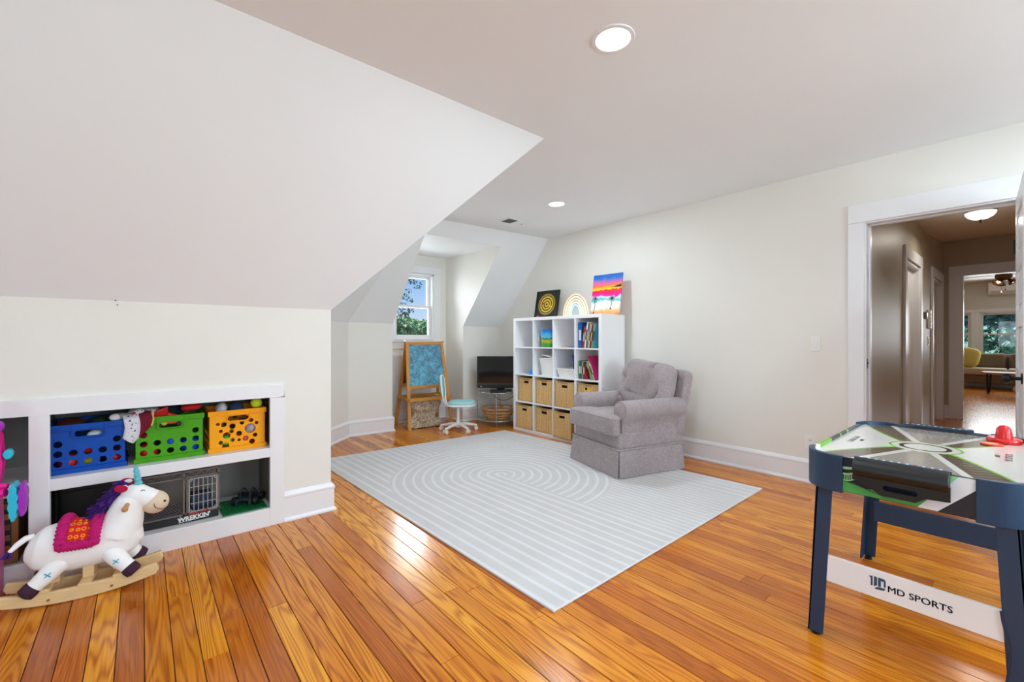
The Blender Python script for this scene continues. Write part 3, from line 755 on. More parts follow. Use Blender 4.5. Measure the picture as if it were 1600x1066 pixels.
sg = xf(curve_plate([(-.075, -.02), (.068, -.014), (.075, .016), (.062, .028), (.0, .022), (-.066, .02)], [], .002), Matrix.Translation((.065, -.008, .028)) @ Matrix.Rotation(math.radians(-2), 4, 'Y') @ STAND)
sgn = sg.build('sign', 'sign_black', o, fix=False)
e = MB(); e.tube([(.065 + x, -.0105, .028 + z) for x, z in ((-.072, -.018), (.066, -.012), (.072, .015))], .0012, 5); e.tube([(.065 + x, -.0105, .028 + z) for x, z in ((-.064, .021), (-.072, -.018))], .0012, 5); e.build('sign_edge', 'sign_white', sgn)
wg = xf(curve_plate([(-.05, .014), (-.02, .018), (0, .026), (.02, .02), (.07, .034), (.06, .022), (.0, .016)], [], .0012), Matrix.Translation((.065, -.0105, .028)) @ STAND); wg.build('sign_wings', 'sign_red', sgn, fix=False)
tx = xf(text_mb("WREKKIN'", .033, .001, bold=.0012), Matrix.Translation((.066, -.011, .026)) @ Matrix.Rotation(math.radians(-2), 4, 'Y') @ STAND); tx.build('sign_lettering', 'sign_white', sgn, fix=False)

mat('plate_green', (14, 112, 58), .4)
o = thing('building_baseplate', 'green studded building baseplate in the lower bay', 'baseplate', (.485, 3.26, .109))
m = MB(); m.box((-.112, -.14, 0), (.125, .14, .006)); m.build('plate', 'plate_green', o, bevel=.001)
m = MB()
for i in range(19):
    for j in range(22): m.cyl((-.104 + i * .0124, -.132 + j * .0124, .006), (-.104 + i * .0124, -.132 + j * .0124, .0095), .0042, n=8)
s_ = m.build('studs', 'plate_green', o, fix=False); s_['kind'] = 'stuff'
o = thing('toy_truck', 'black toy truck chassis standing on the green baseplate', 'toy truck', (.53, 3.27, .1185), math.radians(60))
mat('truck_dark', (38, 48, 58), .4)
m = MB(); m.box((-.07, -.022, .028), (.07, .022, .042)); m.box((-.03, -.03, .034), (.04, .03, .052)); m.build('chassis', 'black_plastic', o, bevel=.003)
m = MB()
for sx in (-.05, .05): m.cyl((sx, -.055, .026), (sx, .055, .026), .006, n=10); m.box((sx - .02, -.035, .032), (sx + .02, .035, .05))
m.build('axle', 'truck_dark', o, bevel=.002)
for sx in (-.05, .05):
    for sy in (-.062, .062):
        m = MB(); m.lathe([(.008, -.014), (.022, -.014), (.027, -.009), (.027, .009), (.022, .014), (.008, .014)], n=18); m.v = [(sx + x, sy + z, .027 + y) for x, y, z in m.v]; w_ = m.build('wheel', 'black_plastic', o, smooth=30)
m = MB(); 
for sy in (-.028, .028): m.tube([(-.06, sy, .042), (-.045, sy, .085), (.0, sy, .095), (.05, sy, .06)], .004, 6)
m.tube([(-.045, -.028, .085), (-.045, .028, .085)], .004, 6); m.build('roll_bar', 'truck_dark', o, smooth=40)
m = MB(); m.box((-.09, -.045, .01), (-.075, -.03, .05)); m.box((-.09, .03, .01), (-.075, .045, .05)); m.box((-.088, -.045, .04), (-.07, .045, .05)); m.build('bumper', 'truck_dark', o, bevel=.003)

# ------------------------------------------------------------------ rocking unicorn
mat('unicorn_white', (248, 248, 248), .95, var=.03, vscale=14, bump=.12, bscale=260, sheen=.2)
mat('muzzle_tan', (226, 204, 176), .95, var=.05, vscale=20, bump=.12, bscale=260)
mat('hoof_plum', (62, 30, 52), .9, bump=.15, bscale=240); mat('mane_purple', (66, 26, 118), .9, var=.3, vscale=40); mat('horn_teal', (98, 190, 204), .5, var=.12, vscale=60)
mat('ear_crimson', (176, 12, 66), .95); mat('beech', (226, 194, 142), .5, var=.08, vscale=9, stretch=(2, 14, 14)); mat('stitch_teal', (26, 170, 196), .8); mat('braid_magenta', (200, 12, 112), .95, var=.25, vscale=160, bump=.6, bscale=220)
n = NT('saddle_print', .9); x, y, z = n.xyz(n.coord())
vo = n.node('ShaderNodeTexVoronoi', feature='F1'); n.put(vo.inputs['Vector'], n.coord()); vo.inputs['Scale'].default_value = 46; vo.inputs['Randomness'].default_value = .15
dd = vo.outputs['Distance']; rg = n.M('ABSOLUTE', n.M('SUBTRACT', dd, .32)); ring_f = n.smooth(rg, .12, .06)
n.color(n.mix(ring_f, lin((216, 34, 22)), lin((250, 146, 34))))
U = thing('rocking_unicorn', 'white plush rocking unicorn with purple mane on wooden rockers', 'rocking horse', (-.15, 2.862, 0), math.radians(-9))
ST = [(-.248, .012, .245), (-.238, .055, .24), (-.205, .092, .232), (-.15, .110, .224), (-.09, .112, .218), (-.02, .106, .216), (.05, .103, .222), (.10, .092, .236), (.135, .06, .25), (.15, .015, .26)]
def trunk(x):
    for (a, r0, c0), (b, r1, c1) in zip(ST, ST[1:]):
        if a <= x <= b:
            t_ = (x - a) / (b - a); return r0 + (r1 - r0) * t_, c0 + (c1 - c0) * t_
    return (.01, .24)
m = MB(); m.tube([(x, 0, z) for x, r, z in ST], [r for x, r, z in ST], 24)
m.v = [(x, y * .82, z) for x, y, z in m.v]
m.tube([(.06, 0, .24), (.085, 0, .30), (.10, 0, .36), (.115, 0, .40)], [.092, .079, .066, .056], 20)
m.ell((.135, 0, .412), (.066, .05, .050), 20, Matrix.Rotation(math.radians(22), 3, 'Y'))
m.tube([(.13, 0, .41), (.17, 0, .39), (.215, 0, .365), (.222, 0, .36)], [.05, .049, .045, .02], 18)
m.ell((.093, -.052, .470), (.02, .008, .013), 12); m.ell((.093, .052, .470), (.02, .008, .013), 12)
m.build('body', 'unicorn_white', U, remesh=.0055)
m = MB(); m.ell((.204, 0, .362), (.057, .0525, .055), 24, Matrix.Rotation(math.radians(30), 3, 'Y')); mz = m.build('muzzle', 'muzzle_tan', U, smooth=True)
def onmuz(a, b):                                    # point on the muzzle, a = forward angle, b = height angle
    p = Matrix.Rotation(math.radians(30), 3, 'Y') @ Vector((.0575 * math.cos(b) * math.cos(a), -.053 * math.cos(b) * math.sin(a), .0555 * math.sin(b))); return (p.x + .204, p.y, p.z + .362)
m = MB(); m.tube([onmuz(math.radians(a), math.radians(b)) for a, b in ((8, -8), (30, -10), (50, -12), (70, -10), (84, -2), (90, 8))], .0016, 6); m.build('smile', 'black_plastic', mz)
m = MB(); m.ell(onmuz(math.radians(48), math.radians(30)), (.006, .005, .006), 10); m.ell((onmuz(math.radians(48), math.radians(30))[0], -onmuz(math.radians(48), math.radians(30))[1], onmuz(math.radians(48), math.radians(30))[2]), (.006, .005, .006), 10); m.build('nostril', 'black_plastic', mz, smooth=True)
for sy in (-1, 1):
    m = MB(); m.tube([(.156 + .008 * t_, sy * (.047 - .001 * t_), .438 + .004 * math.sin(t_ * PI / 2)) for t_ in (0, 1, 2)], .0018, 6); m.build('eye', 'black_plastic', U)
    m = MB(); m.ell((.086, sy * .063, .466), (.026, .006, .018), 16, Matrix.Rotation(math.radians(12), 3, 'Y')); m.build('ear', 'ear_crimson', U, smooth=True)
    m = MB(); m.cyl((.108, sy * .04, .386), (.108, sy * .105, .378), .009, .0095, 12); m.ell((.108, sy * .108, .378), (.013, .012, .013), 12); m.build('grip_peg', mat('peg_wood', (190, 140, 84), .5), U, smooth=40)
m = MB(); hp = [(.140 - .010 * t_, 0, .462 + .082 * t_) for t_ in [i / 24 for i in range(25)]]
m.tube(hp, [(.0155 - .006 * i / 24) * (1 + .16 * math.sin(i * PI / 3)) for i in range(25)], 12); m.ell((.130, 0, .545), (.009, .009, .010), 12); m.build('horn', 'horn_teal', U, smooth=True)
rm = random.Random(3); m = MB()
for k in range(120):                                # felt strips of the mane
    t_ = rm.random(); bx = .098 - .105 * t_; bz = .475 - .135 * t_; by = rm.uniform(-.016, .016)
    a = Vector((bx + rm.uniform(-.006, .012), by, bz - rm.uniform(0, .01))); dirv = Vector((-.8 + rm.uniform(-.5, .3), rm.uniform(-1.0, .8), .15 + rm.uniform(-.7, .55))).normalized()
    L = rm.uniform(.038, .066); mid = a + dirv * L * .55 + Vector((0, 0, .004)); end = a + dirv * L + Vector((0, 0, -.012))
    sd = Vector((rm.uniform(-1, 1), rm.uniform(-1, 1), rm.uniform(-1, 1))).normalized() * .006
    m.add([a - sd, a + sd, mid + sd, mid - sd, end + sd, end - sd], [(0, 1, 2, 3), (3, 2, 4, 5)])
m.build('mane', 'mane_purple', U, solid=.0015, fix=False)['kind'] = 'stuff'
def surf(x, a, off=0):
    r, c = trunk(x); return (x, (r + off) * .82 * math.sin(a), c + (r + off) * math.cos(a))
m = MB(); m.grid(lambda u, v: surf(-.104 + .090 * u, -1.22 + 2.44 * v, .007), 14, 30); m.build('saddle_cloth', 'saddle_print', U, smooth=180, solid=.006)
m = MB(); path = []
for i in range(16): path.append(surf(-.114 + .112 * i / 15, -1.32, .013))
for i in range(1, 30): path.append(surf(-.002, -1.32 + 2.64 * i / 29, .013))
for i in range(1, 16): path.append(surf(-.002 - .112 * i / 15, 1.32, .013))
for i in range(1, 29): path.append(surf(-.114, 1.32 - 2.64 * i / 29, .013))
fine = []
for i in range(len(path)):
    a, b = Vector(path[i]), Vector(path[(i + 1) % len(path)]); fine += [a, (a + b) / 2]
m.tube(fine, [.021 + .003 * math.sin(i * 1.9) for i in range(len(fine))], 10, closed=True); m.build('braided_border', 'braid_magenta', U, smooth=180)
for nm, sy, p0, p1 in (('leg', -1, (.055, .165), (.132, .082)), ('leg', 1, (.055, .165), (.132, .082)), ('leg', -1, (-.125, .165), (-.215, .078)), ('leg', 1, (-.125, .165), (-.215, .078))):
    a = Vector((p0[0], sy * .062, p0[1])); b = Vector((p1[0], sy * .092, p1[1])); d_ = (b - a)
    m = MB(); m.tube([a, a + d_ * .3, a + d_ * .7, a + d_ * .84], [.036, .037, .031, .031], 16); m.ell(a, (.036, .036, .036), 16); lg = m.build('leg', 'unicorn_white', U, smooth=60)
    m = MB(); m.tube([a + d_ * .80, a + d_ * .92, a + d_ * 1.10, a + d_ * 1.16], [.0318, .034, .032, .018], 16); m.build('hoof', 'hoof_plum', lg, smooth=60)
    c = a + d_ * .28 + Vector((0, sy * .0375, 0)); m = MB()
    for q in (-1, 1): m.tube([c + Vector((-.010, 0, -.009 * q)), c + Vector((.010, 0, .009 * q))], .0022, 6)
    m.build('cross_stitch', 'stitch_teal', lg)
m = MB(); m.tube([(-.222, 0, .29), (-.245, -.01, .288), (-.27, -.02, .268), (-.29, -.03, .245)], [.012, .013, .012, .008], 12); m.build('tail', 'unicorn_white', U, smooth=60)
m = MB()
for k in range(14):
    a = Vector((-.288, -.03, .247)); e_ = a + Vector((rm.uniform(-.03, .01), rm.uniform(-.02, .02), rm.uniform(-.035, -.012))); m.tube([a, (a + e_) / 2 + Vector((0, 0, .003)), e_], .003, 5)
m.build('tail_tuft', 'mane_purple', U, smooth=60)
def rk(x): return .0 + .50 * (x + .06) ** 2
for sy in (-.085, .055):
    lo = [(-.325 + .545 * i / 24, rk(-.325 + .545 * i / 24)) for i in range(25)]
    up = [(x, z + .060 - .012 * abs(x) * 3) for x, z in lo[::-1]]
    m = MB(); m.prism(lo + [(.232, rk(.22) + .018)] + up + [(-.335, rk(-.325) + .018)], sy - .012, sy + .012, 'y'); rkb = m.build('rocker', 'beech', U, bevel=.004)
    for x in (-.15, .06):
        s_ = MB(); s_.cyl((x, sy + (.012 if sy > 0 else -.012), rk(x) + .023), (x, sy + (.015 if sy > 0 else -.015), rk(x) + .023), .006, n=12); s_.build('screw', 'chrome', rkb)
for x in (-.17, -.035, .085):
    m = MB(); m.box((x - .022, -.098, rk(x) + .052), (x + .022, .068, rk(x) + .068)); m.build('cross_slat', 'beech', U, bevel=.002)
for x, h_ in ((-.15, .12), (-.035, .125), (.07, .135)):
    m = MB(); m.box((x - .02, -.034, rk(x) + .068), (x + .02, .034, h_ + .02)); m.build('support_block', 'beech', U, bevel=.002)

# ------------------------------------------------------------------ pink play toy at the edge, printed box
mat('pink_hot', (238, 20, 148), .4); mat('pink_pale', (206, 96, 158), .45); mat('purple_toy', (168, 40, 190), .4); mat('cyan_toy', (38, 190, 220), .4)
o = thing('pink_play_vanity', 'hot pink plastic play stand with teal knob beside the built-in shelf', 'toy', (-.590, 3.0, 0))
m = MB(); m.prism([(-.20, 0), (.105, 0), (.11, .25), (.105, .50), (-.20, .50)], -.06, .06, 'y'); m.build('lower_body', 'pink_pale', o, bevel=.02, seg=4)
m = MB(); m.prism([(-.20, .50), (.10, .50), (.115, .62), (.108, .74), (.09, .80), (-.2, .80)], -.05, .05, 'y'); m.build('upper_body', 'pink_hot', o, bevel=.015, seg=4)
m = MB(); m.ell((.085, 0, .785), (.032, .035, .03), 18); m.build('purple_ball', 'purple_toy', o, smooth=True)
m = MB(); m.ell((.07, 0, .845), (.026, .03, .026), 18); m.ell((.05, 0, .895), (.02, .03, .03), 18); m.build('pink_ball', 'pink_hot', o, smooth=True)
m = MB(); m.cyl((.105, -.02, .66), (.118, -.02, .66), .008); m.prism([(.118 + .013 + (.014 + .0015 * (i % 2)) * math.cos(2 * PI * i / 20), .66 + .022 * math.sin(2 * PI * i / 20)) for i in range(20)], -.04, .0, 'y'); m.build('teal_knob', 'cyan_toy', o, bevel=.003)
m = MB(); m.tube([(.05, -.07, .50), (.10, -.09, .50), (.135, -.10, .505)], [.014, .016, .018], 10); m.tube([(.04, -.06, .55), (.10, -.08, .535), (.14, -.09, .53)], [.012, .012, .012], 10); m.build('arm', 'pink_hot', o, smooth=True)
m = MB(); 
m.prism([(.162 + (.012 + .004 * abs(math.sin(k * PI / 4))) * math.cos(2 * PI * k / 48) , .465 + (.078 + .006 * abs(math.sin(k * PI / 4))) * math.sin(2 * PI * k / 48)) for k in range(48)], -.15, -.06, 'y')
m.build('scalloped_pad', 'cyan_toy', o, bevel=.008, seg=3)
m = MB()
m.prism([(.188 + (.010 + .004 * abs(math.sin(k * PI / 6))) * math.cos(2 * PI * k / 48) , .47 + (.070 + .005 * abs(math.sin(k * PI / 6))) * math.sin(2 * PI * k / 48)) for k in range(48)], -.14, -.07, 'y'); m.build('purple_pad', 'purple_toy', o, bevel=.008, seg=3)
n = NT('box_print', .6); x, y, z = n.xyz(n.coord())
cx = n.M('FRACT', n.M('MULTIPLY', x, 22.0)); czz = n.M('FRACT', n.M('MULTIPLY', z, 20.0))
cell = n.M('MULTIPLY', n.smooth(n.M('ABSOLUTE', n.M('SUBTRACT', cx, .5)), .38, .34), n.smooth(n.M('ABSOLUTE', n.M('SUBTRACT', czz, .5)), .3, .25))
hue = n.noise(n.comb(n.M('FLOOR', n.M('MULTIPLY', x, 22.0)), 0.0, n.M('FLOOR', n.M('MULTIPLY', z, 20.0))), 3.7, 0)
n.color(n.mix(cell, lin((16, 12, 10)), n.ramp(hue, [(.35, (20, 14, 10)), (.5, (160, 92, 30)), (.62, (98, 44, 16)), (.7, (150, 132, 110))])))
o = thing('cardboard_box', 'brown cardboard box with dark printed front in the left bay', 'box', (-.56, 3.12, .1115))
mat('cardboard', (140, 88, 46), .8, var=.06, vscale=20)
m = MB(); m.box((-.15, .0, 0), (.11, .20, .30)); m.build('carton', 'cardboard', o, bevel=.002)
m = MB(); m.box((-.145, -.002, .07), (.088, 0, .295)); m.build('printed_front', 'box_print', o)

# ------------------------------------------------------------------ rug
n = NT('rug_weave', .95); x, y, z = n.xyz(n.coord())
px_, py_ = n.M('SUBTRACT', x, -.10), n.M('SUBTRACT', y, .08)
r = n.M('SQRT', n.M('ADD', n.M('MULTIPLY', px_, px_), n.M('MULTIPLY', py_, py_)))
ax = n.M('ABSOLUTE', px_)
inR = n.M('LESS_THAN', r, .93)
right = n.M('GREATER_THAN', px_, 0.0); up = n.M('GREATER_THAN', py_, 0.0)
use_arc = n.M('MULTIPLY', inR, n.M('MAXIMUM', right, up))
d_arc = n.M('DIVIDE', r, .078)
sp = n.M('ADD', .052, n.M('MULTIPLY', n.M('GREATER_THAN', ax, .93), .034))
sp = n.M('ADD', n.M('MULTIPLY', sp, right), n.M('MULTIPLY', n.M('SUBTRACT', 1.0, right), .078))
d_str = n.M('DIVIDE', ax, sp)
dd = n.M('ADD', n.M('MULTIPLY', use_arc, d_arc), n.M('MULTIPLY', n.M('SUBTRACT', 1.0, use_arc), d_str))
fr_ = n.M('ABSOLUTE', n.M('SUBTRACT', n.M('FRACT', dd), .5))
line = n.smooth(fr_, .22, .08)
pile = n.noise(n.coord(), 210, 3, .7); cloud = n.noise(n.coord(), 5, 3)
v_ = n.M('ADD', n.M('MULTIPLY', pile, .5), n.M('MULTIPLY', cloud, .5))
ca = n.ramp(v_, [(.25, (200, 199, 199)), (.75, (216, 215, 215))]); cb = n.ramp(v_, [(.25, (216, 217, 220)), (.75, (230, 231, 234))])
n.color(n.mix(line, ca, cb)); n.bump(n.M('ADD', pile, n.M('MULTIPLY', line, .8)), .5, .004)
corners = [(1.354, 1.314), (3.700, 1.33), (3.545, 4.31), (1.285, 4.42)]
a_ = math.radians(1.8); cx0, cy0 = 2.47, 2.85
loc4 = [rotz((p[0] - cx0, p[1] - cy0, 0), -a_)[:2] for p in corners]
def rug_pt(u, v):
    q = [loc4[0][i] * (1 - u) * (1 - v) + loc4[1][i] * u * (1 - v) + loc4[2][i] * u * v + loc4[3][i] * (1 - u) * v for i in (0, 1)]
    wv = 0
    return (q[0] + (wv if u in (0, 1) else 0), q[1] + (wv if v in (0, 1) else 0))
m = MB(); N = 30
m.grid(lambda u, v: (*rug_pt(u, v), .0115 + (.0012 * noise.noise(Vector((u * 7, v * 9, 0))) if 0 < u < 1 and 0 < v < 1 else 0)), N, N)
rim = [rug_pt(i / N, 0) for i in range(N)] + [rug_pt(1, i / N) for i in range(N)] + [rug_pt(1 - i / N, 1) for i in range(N)] + [rug_pt(0, 1 - i / N) for i in range(N)]
k = len(rim); b0 = len(m.v)
m.add([(*p, .0115) for p in rim] + [(*p, .0005) for p in rim], [(i, (i + 1) % k, k + (i + 1) % k, k + i) for i in range(k)])
R_ = m.build('rug', 'rug_weave', smooth=50, loc=(cx0, cy0, 0), rot=(0, 0, a_)); tag(R_, 'large pale grey rug with white stripes and arching rings', 'rug')
m = MB(); m.tube([(*p, .006) for p in rim], .0062, 6, closed=True); m.build('bound_edge', mat('rug_edge', (222, 222, 224), .95), R_, smooth=60)

# ------------------------------------------------------------------ armchair
n = NT('chair_fabric', .92); co = n.coord(); x, y, z = n.xyz(co)
h1 = n.noise(n.comb(n.M('MULTIPLY', x, 45.0), n.M('MULTIPLY', y, 45.0), n.M('MULTIPLY', z, 420.0)), 1.0, 3, .7)
h2 = n.noise(n.comb(n.M('MULTIPLY', x, 420.0), n.M('MULTIPLY', y, 420.0), n.M('MULTIPLY', z, 30.0)), 1.0, 3, .7)
wv = n.M('ADD', n.M('MULTIPLY', h1, .5), n.M('MULTIPLY', h2, .5)); cl = n.noise(co, 6, 3)
n.color(n.ramp(n.M('ADD', n.M('MULTIPLY', wv, .9), n.M('MULTIPLY', cl, .10)), [(.34, (118, 106, 105)), (.5, (158, 146, 147)), (.66, (194, 185, 189))]))
n.bump(wv, .35, .003); n.b.inputs['Sheen Weight'].default_value = .25
A = thing('armchair', 'mauve-grey upholstered armchair with rolled arms and pleated skirt on the rug', 'armchair', (3.475, 2.435, .012), math.radians(-15.5))
FB = 'chair_fabric'
# skirt with inverted pleats at the corners
def ring_pts(w, d, r, z, pleat=0, n_=9):
    pts = []
    for (sx, sy, a0) in ((1, 1, 0), (-1, 1, PI / 2), (-1, -1, PI), (1, -1, 3 * PI / 2)):
        cx, cy = sx * (d / 2 - r), sy * (w / 2 - r)
        for i in range(n_):
            a = a0 + PI / 2 * i / (n_ - 1); rr = r
            t_ = abs(i - (n_ - 1) / 2)
            off = -pleat if t_ < .6 else (pleat * .35 if t_ < 1.6 else 0)
            pts.append((cx + (rr + off) * math.cos(a), cy + (rr + off) * math.sin(a), z))
        b_ = [(1, 1), (-1, 1), (-1, -1), (1, -1)]
        k2 = b_.index((sx, sy)); nx_, ny_ = b_[(k2 + 1) % 4]
        e0 = pts[-1]; e1 = (nx_ * (d / 2 - r) + r * math.cos(a0 + PI / 2), ny_ * (w / 2 - r) + r * math.sin(a0 + PI / 2), z)
        for i in range(1, 12):
            f_ = i / 12; pts.append((e0[0] + (e1[0] - e0[0]) * f_, e0[1] + (e1[1] - e0[1]) * f_, z))
    return pts
lev = [(.700, .715, .0, .240), (.722, .728, .004, .226), (.735, .740, .020, .10), (.745, .750, .030, .004), (.735, .740, .030, .004)]
vs = []; nn_ = None
for w_, d_, pl, z_ in lev:
    rp = ring_pts(w_, d_, .035, z_, pl); nn_ = len(rp)
    vs += [(p[0] + .004 * math.sin(i * .9) * (1 - z_ / .235), p[1] + .004 * math.cos(i * .7) * (1 - z_ / .235), p[2]) for i, p in enumerate(rp)]
m = MB(); m.add(vs, [(j * nn_ + i, j * nn_ + (i + 1) % nn_, (j + 1) * nn_ + (i + 1) % nn_, (j + 1) * nn_ + i) for j in range(len(lev) - 1) for i in range(nn_)])
m.build('skirt', FB, A, smooth=50)
m = MB(); m.tube([(p[0], p[1], .234) for p in ring_pts(.722, .728, .03, 0)], .0075, 6, closed=True); m.build('welt', FB, A, smooth=60)
m = MB(); m.prism(rrect(.69, .69, .03, 3), .20, .365); m.build('base', FB, A, bevel=.012, seg=3)
def arm_profile(s):
    P = [(.232, .225), (.232, .54)]
    for i in range(13):
        a = math.radians(185 - i * 19.5); P.append((.318 + .086 * math.cos(a), .556 + .086 * math.sin(a)))
    P += [(.345, .462), (.338, .36), (.342, .225)]
    return [(s * a, b) for a, b in P]
for s in (-1, 1):
    m = MB(); pr = arm_profile(s); L = []
    xs = [(-.315, .93), (-.305, .985), (-.285, 1.0), (.0, 1.0), (.33, 1.0), (.36, .96)]
    c0 = (s * .30, .42)
    k = len(pr); vs = []
    for x_, sc in xs:
        for (a, b) in pr: vs.append((x_, c0[0] + (a - c0[0]) * sc, c0[1] + (b - c0[1]) * sc if b > .23 else b))
    m.add(vs, [(j * k + i, j * k + (i + 1) % k, (j + 1) * k + (i + 1) % k, (j + 1) * k + i) for j in range(len(xs) - 1) for i in range(k)] + [tuple(range(k)), tuple(range((len(xs) - 1) * k, len(xs) * k))])
    ar = m.build('arm', FB, A, smooth=55)
    m = MB(); m.tube([(-.309, c0[0] + (a - c0[0]) * .965, c0[1] + (b - c0[1]) * .965) for a, b in pr[1:-1]], .0065, 6); m.build('piping', FB, ar, smooth=60)
# T-shaped seat cushion
def tshape(ins):
    o_ = [(.22, -.228), (.22, .228), (-.295, .228), (-.315, .245), (-.318, .325), (-.335, .345), (-.395, .345), (-.415, .32), (-.425, .0), (-.415, -.32), (-.395, -.345), (-.335, -.345), (-.318, -.325), (-.315, -.245), (-.295, -.228)]
    res = []
    cx, cy = -.12, 0
    for x_, y_ in o_:
        d_ = math.hypot(x_ - cx, y_ - cy); f_ = max(0, 1 - ins / d_); res.append((cx + (x_ - cx) * f_, cy + (y_ - cy) * f_))
    return res
lv = [(.045, .352), (.012, .358), (.0, .375), (-.004, .43), (.0, .478), (.012, .496), (.05, .510), (.12, .518), (.2, .522)]
m = MB(); k = 15; vs = []
for ins, z_ in lv: vs += [(a, b, z_ + (.004 * math.sin(a * 30 + b * 20) if .4 < z_ < .47 else 0)) for a, b in tshape(ins)]
m.add(vs, [(j * k + i, j * k + (i + 1) % k, (j + 1) * k + (i + 1) % k, (j + 1) * k + i) for j in range(len(lv) - 1) for i in range(k)] + [tuple(range(k)), tuple(range((len(lv) - 1) * k, len(lv) * k))])
cu = m.build('seat_cushion', FB, A, sub=2)
for z_, ins in ((.492, .014), (.363, .014)):
    m = MB(); pts = tshape(ins)[2:] ; m.tube([(a, b, z_) for a, b in pts], .0072, 6); m.build('piping', FB, cu, smooth=60)
# back frame and loose pillow
TB = Matrix.Translation((.30, 0, .30)) @ Matrix.Rotation(math.radians(13), 4, 'Y')
m = MB(); m.prism([(y_, z_) for y_, z_ in rrect(.72, .62, .07, 5, 0, .29)], -.02, .075, 'x'); xf(m, TB); m.build('back_frame', FB, A, bevel=.025, seg=3)
def spow(c, e): return math.copysign(abs(c) ** e, c)
def pillow(u, v):
    th = 2 * PI * u; ph = PI * (v - .5)
    y_ = .325 * spow(math.cos(ph), .30) * spow(math.cos(th), .36); x_ = .125 * spow(math.cos(ph), .5) * spow(math.sin(th), .75); z_ = .245 * spow(math.sin(ph), .52)
    q = Vector((y_ * 4.5, x_ * 3, z_ * 4.5)); w_ = noise.noise(q) * .018
    fan = math.sin(7 * math.atan2(z_ + .30, y_ + .06) + 2.2 * noise.noise(Vector((y_ * 6, z_ * 6, 3)))) * min(1, math.hypot(y_, z_ + .22) * 3)
    rid = -(1 - abs(fan)) ** 3 * .055 + noise.noise(Vector((y_ * 9, z_ * 6 + y_ * 8, 7))) * .030 + noise.noise(Vector((y_ * 26, z_ * 14 - y_ * 18, 2))) * .009
    f_ = 1 if x_ < 0 else .3
    e_ = 1 - abs(y_ / .33) ** 4
    return (x_ - (w_ + rid * e_) * f_, y_ + w_ * .5, z_ * (1 - .10 * (y_ / .315) ** 2) + w_ * .6 + .012 * math.sin(y_ * 14))
m = MB(); m.grid(pillow, 96, 48, closeu=True); xf(m, Matrix.Translation((.245, 0, .715)) @ Matrix.Rotation(math.radians(14), 4, 'Y'))
pl = m.build('back_pillow', FB, A, smooth=180, weld=True)
if 0: m = MB(); m.tube([tuple(Matrix.Translation((.275, 0, .715)) @ Matrix.Rotation(math.radians(14), 4, 'Y') @ Vector((-.0, .322 * spow(math.cos(a), .42), .250 * spow(math.sin(a), .5) * (1 - .1 * math.cos(a) ** 2)))) for a in [2 * PI * i / 48 for i in range(48)]], .005, 6, closed=True); m.build('piping', FB, pl, smooth=60)

# ------------------------------------------------------------------ cube shelf
mat('shelf_white', (238, 238, 240), .38)
KX0, KXB, KY0, KY1, KZ = 3.70, 4.10, 2.89, 4.32, 1.45
K = thing('cube_shelf', 'white sixteen-cube shelf unit against the long wall', 'shelf', (KX0, KY0, 0))
dpt, LW_ = KXB - KX0, KY1 - KY0
for y0 in (0, LW_ - .038): m = MB(); m.box((0, y0, 0), (dpt, y0 + .038, KZ)); m.build('side_panel', 'shelf_white', K, bevel=.002)
for z0, nm in ((0, 'bottom_panel'), (KZ - .038, 'top_panel')): m = MB(); m.box((0, .038, z0), (dpt, LW_ - .038, z0 + .038)); m.build(nm, 'shelf_white', K, bevel=.002)
PYc = (LW_ - .076 - .048) / 4; PZc = (KZ - .076 - .048) / 4
for i in range(3):
    z0 = .038 + (i + 1) * PZc + i * .016; m = MB(); m.box((.001, .038, z0), (dpt - .001, LW_ - .038, z0 + .016)); m.build('shelf_board', 'shelf_white', K, bevel=.001)
    for j in range(4):
        y0 = .038 + (i + 1) * PYc + i * .016; zz = .038 + j * (PZc + .016); m = MB(); m.box((.002, y0, zz), (dpt - .002, y0 + .016, zz + PZc)); m.build('divider', 'shelf_white', K, bevel=.001)
m = MB(); m.box((dpt, -.003, .0), (dpt + .012, LW_ + .003, KZ - .004)); m.build('back_panel', 'shelf_white', K)
m = MB(); m.cyl((.25, -.001, .63), (.25, .001, .63), .004, n=10); m.build('screw_cap', 'grey_metal', K)
def cell(c, r):
    """world bounds of a cube: column 1 is the one by the television, row 1 the top one"""
    y1 = KY1 - .038 - (c - 1) * (PYc + .016); z0 = .038 + (4 - r) * (PZc + .016)
    return y1 - PYc, y1, z0, z0 + PZc

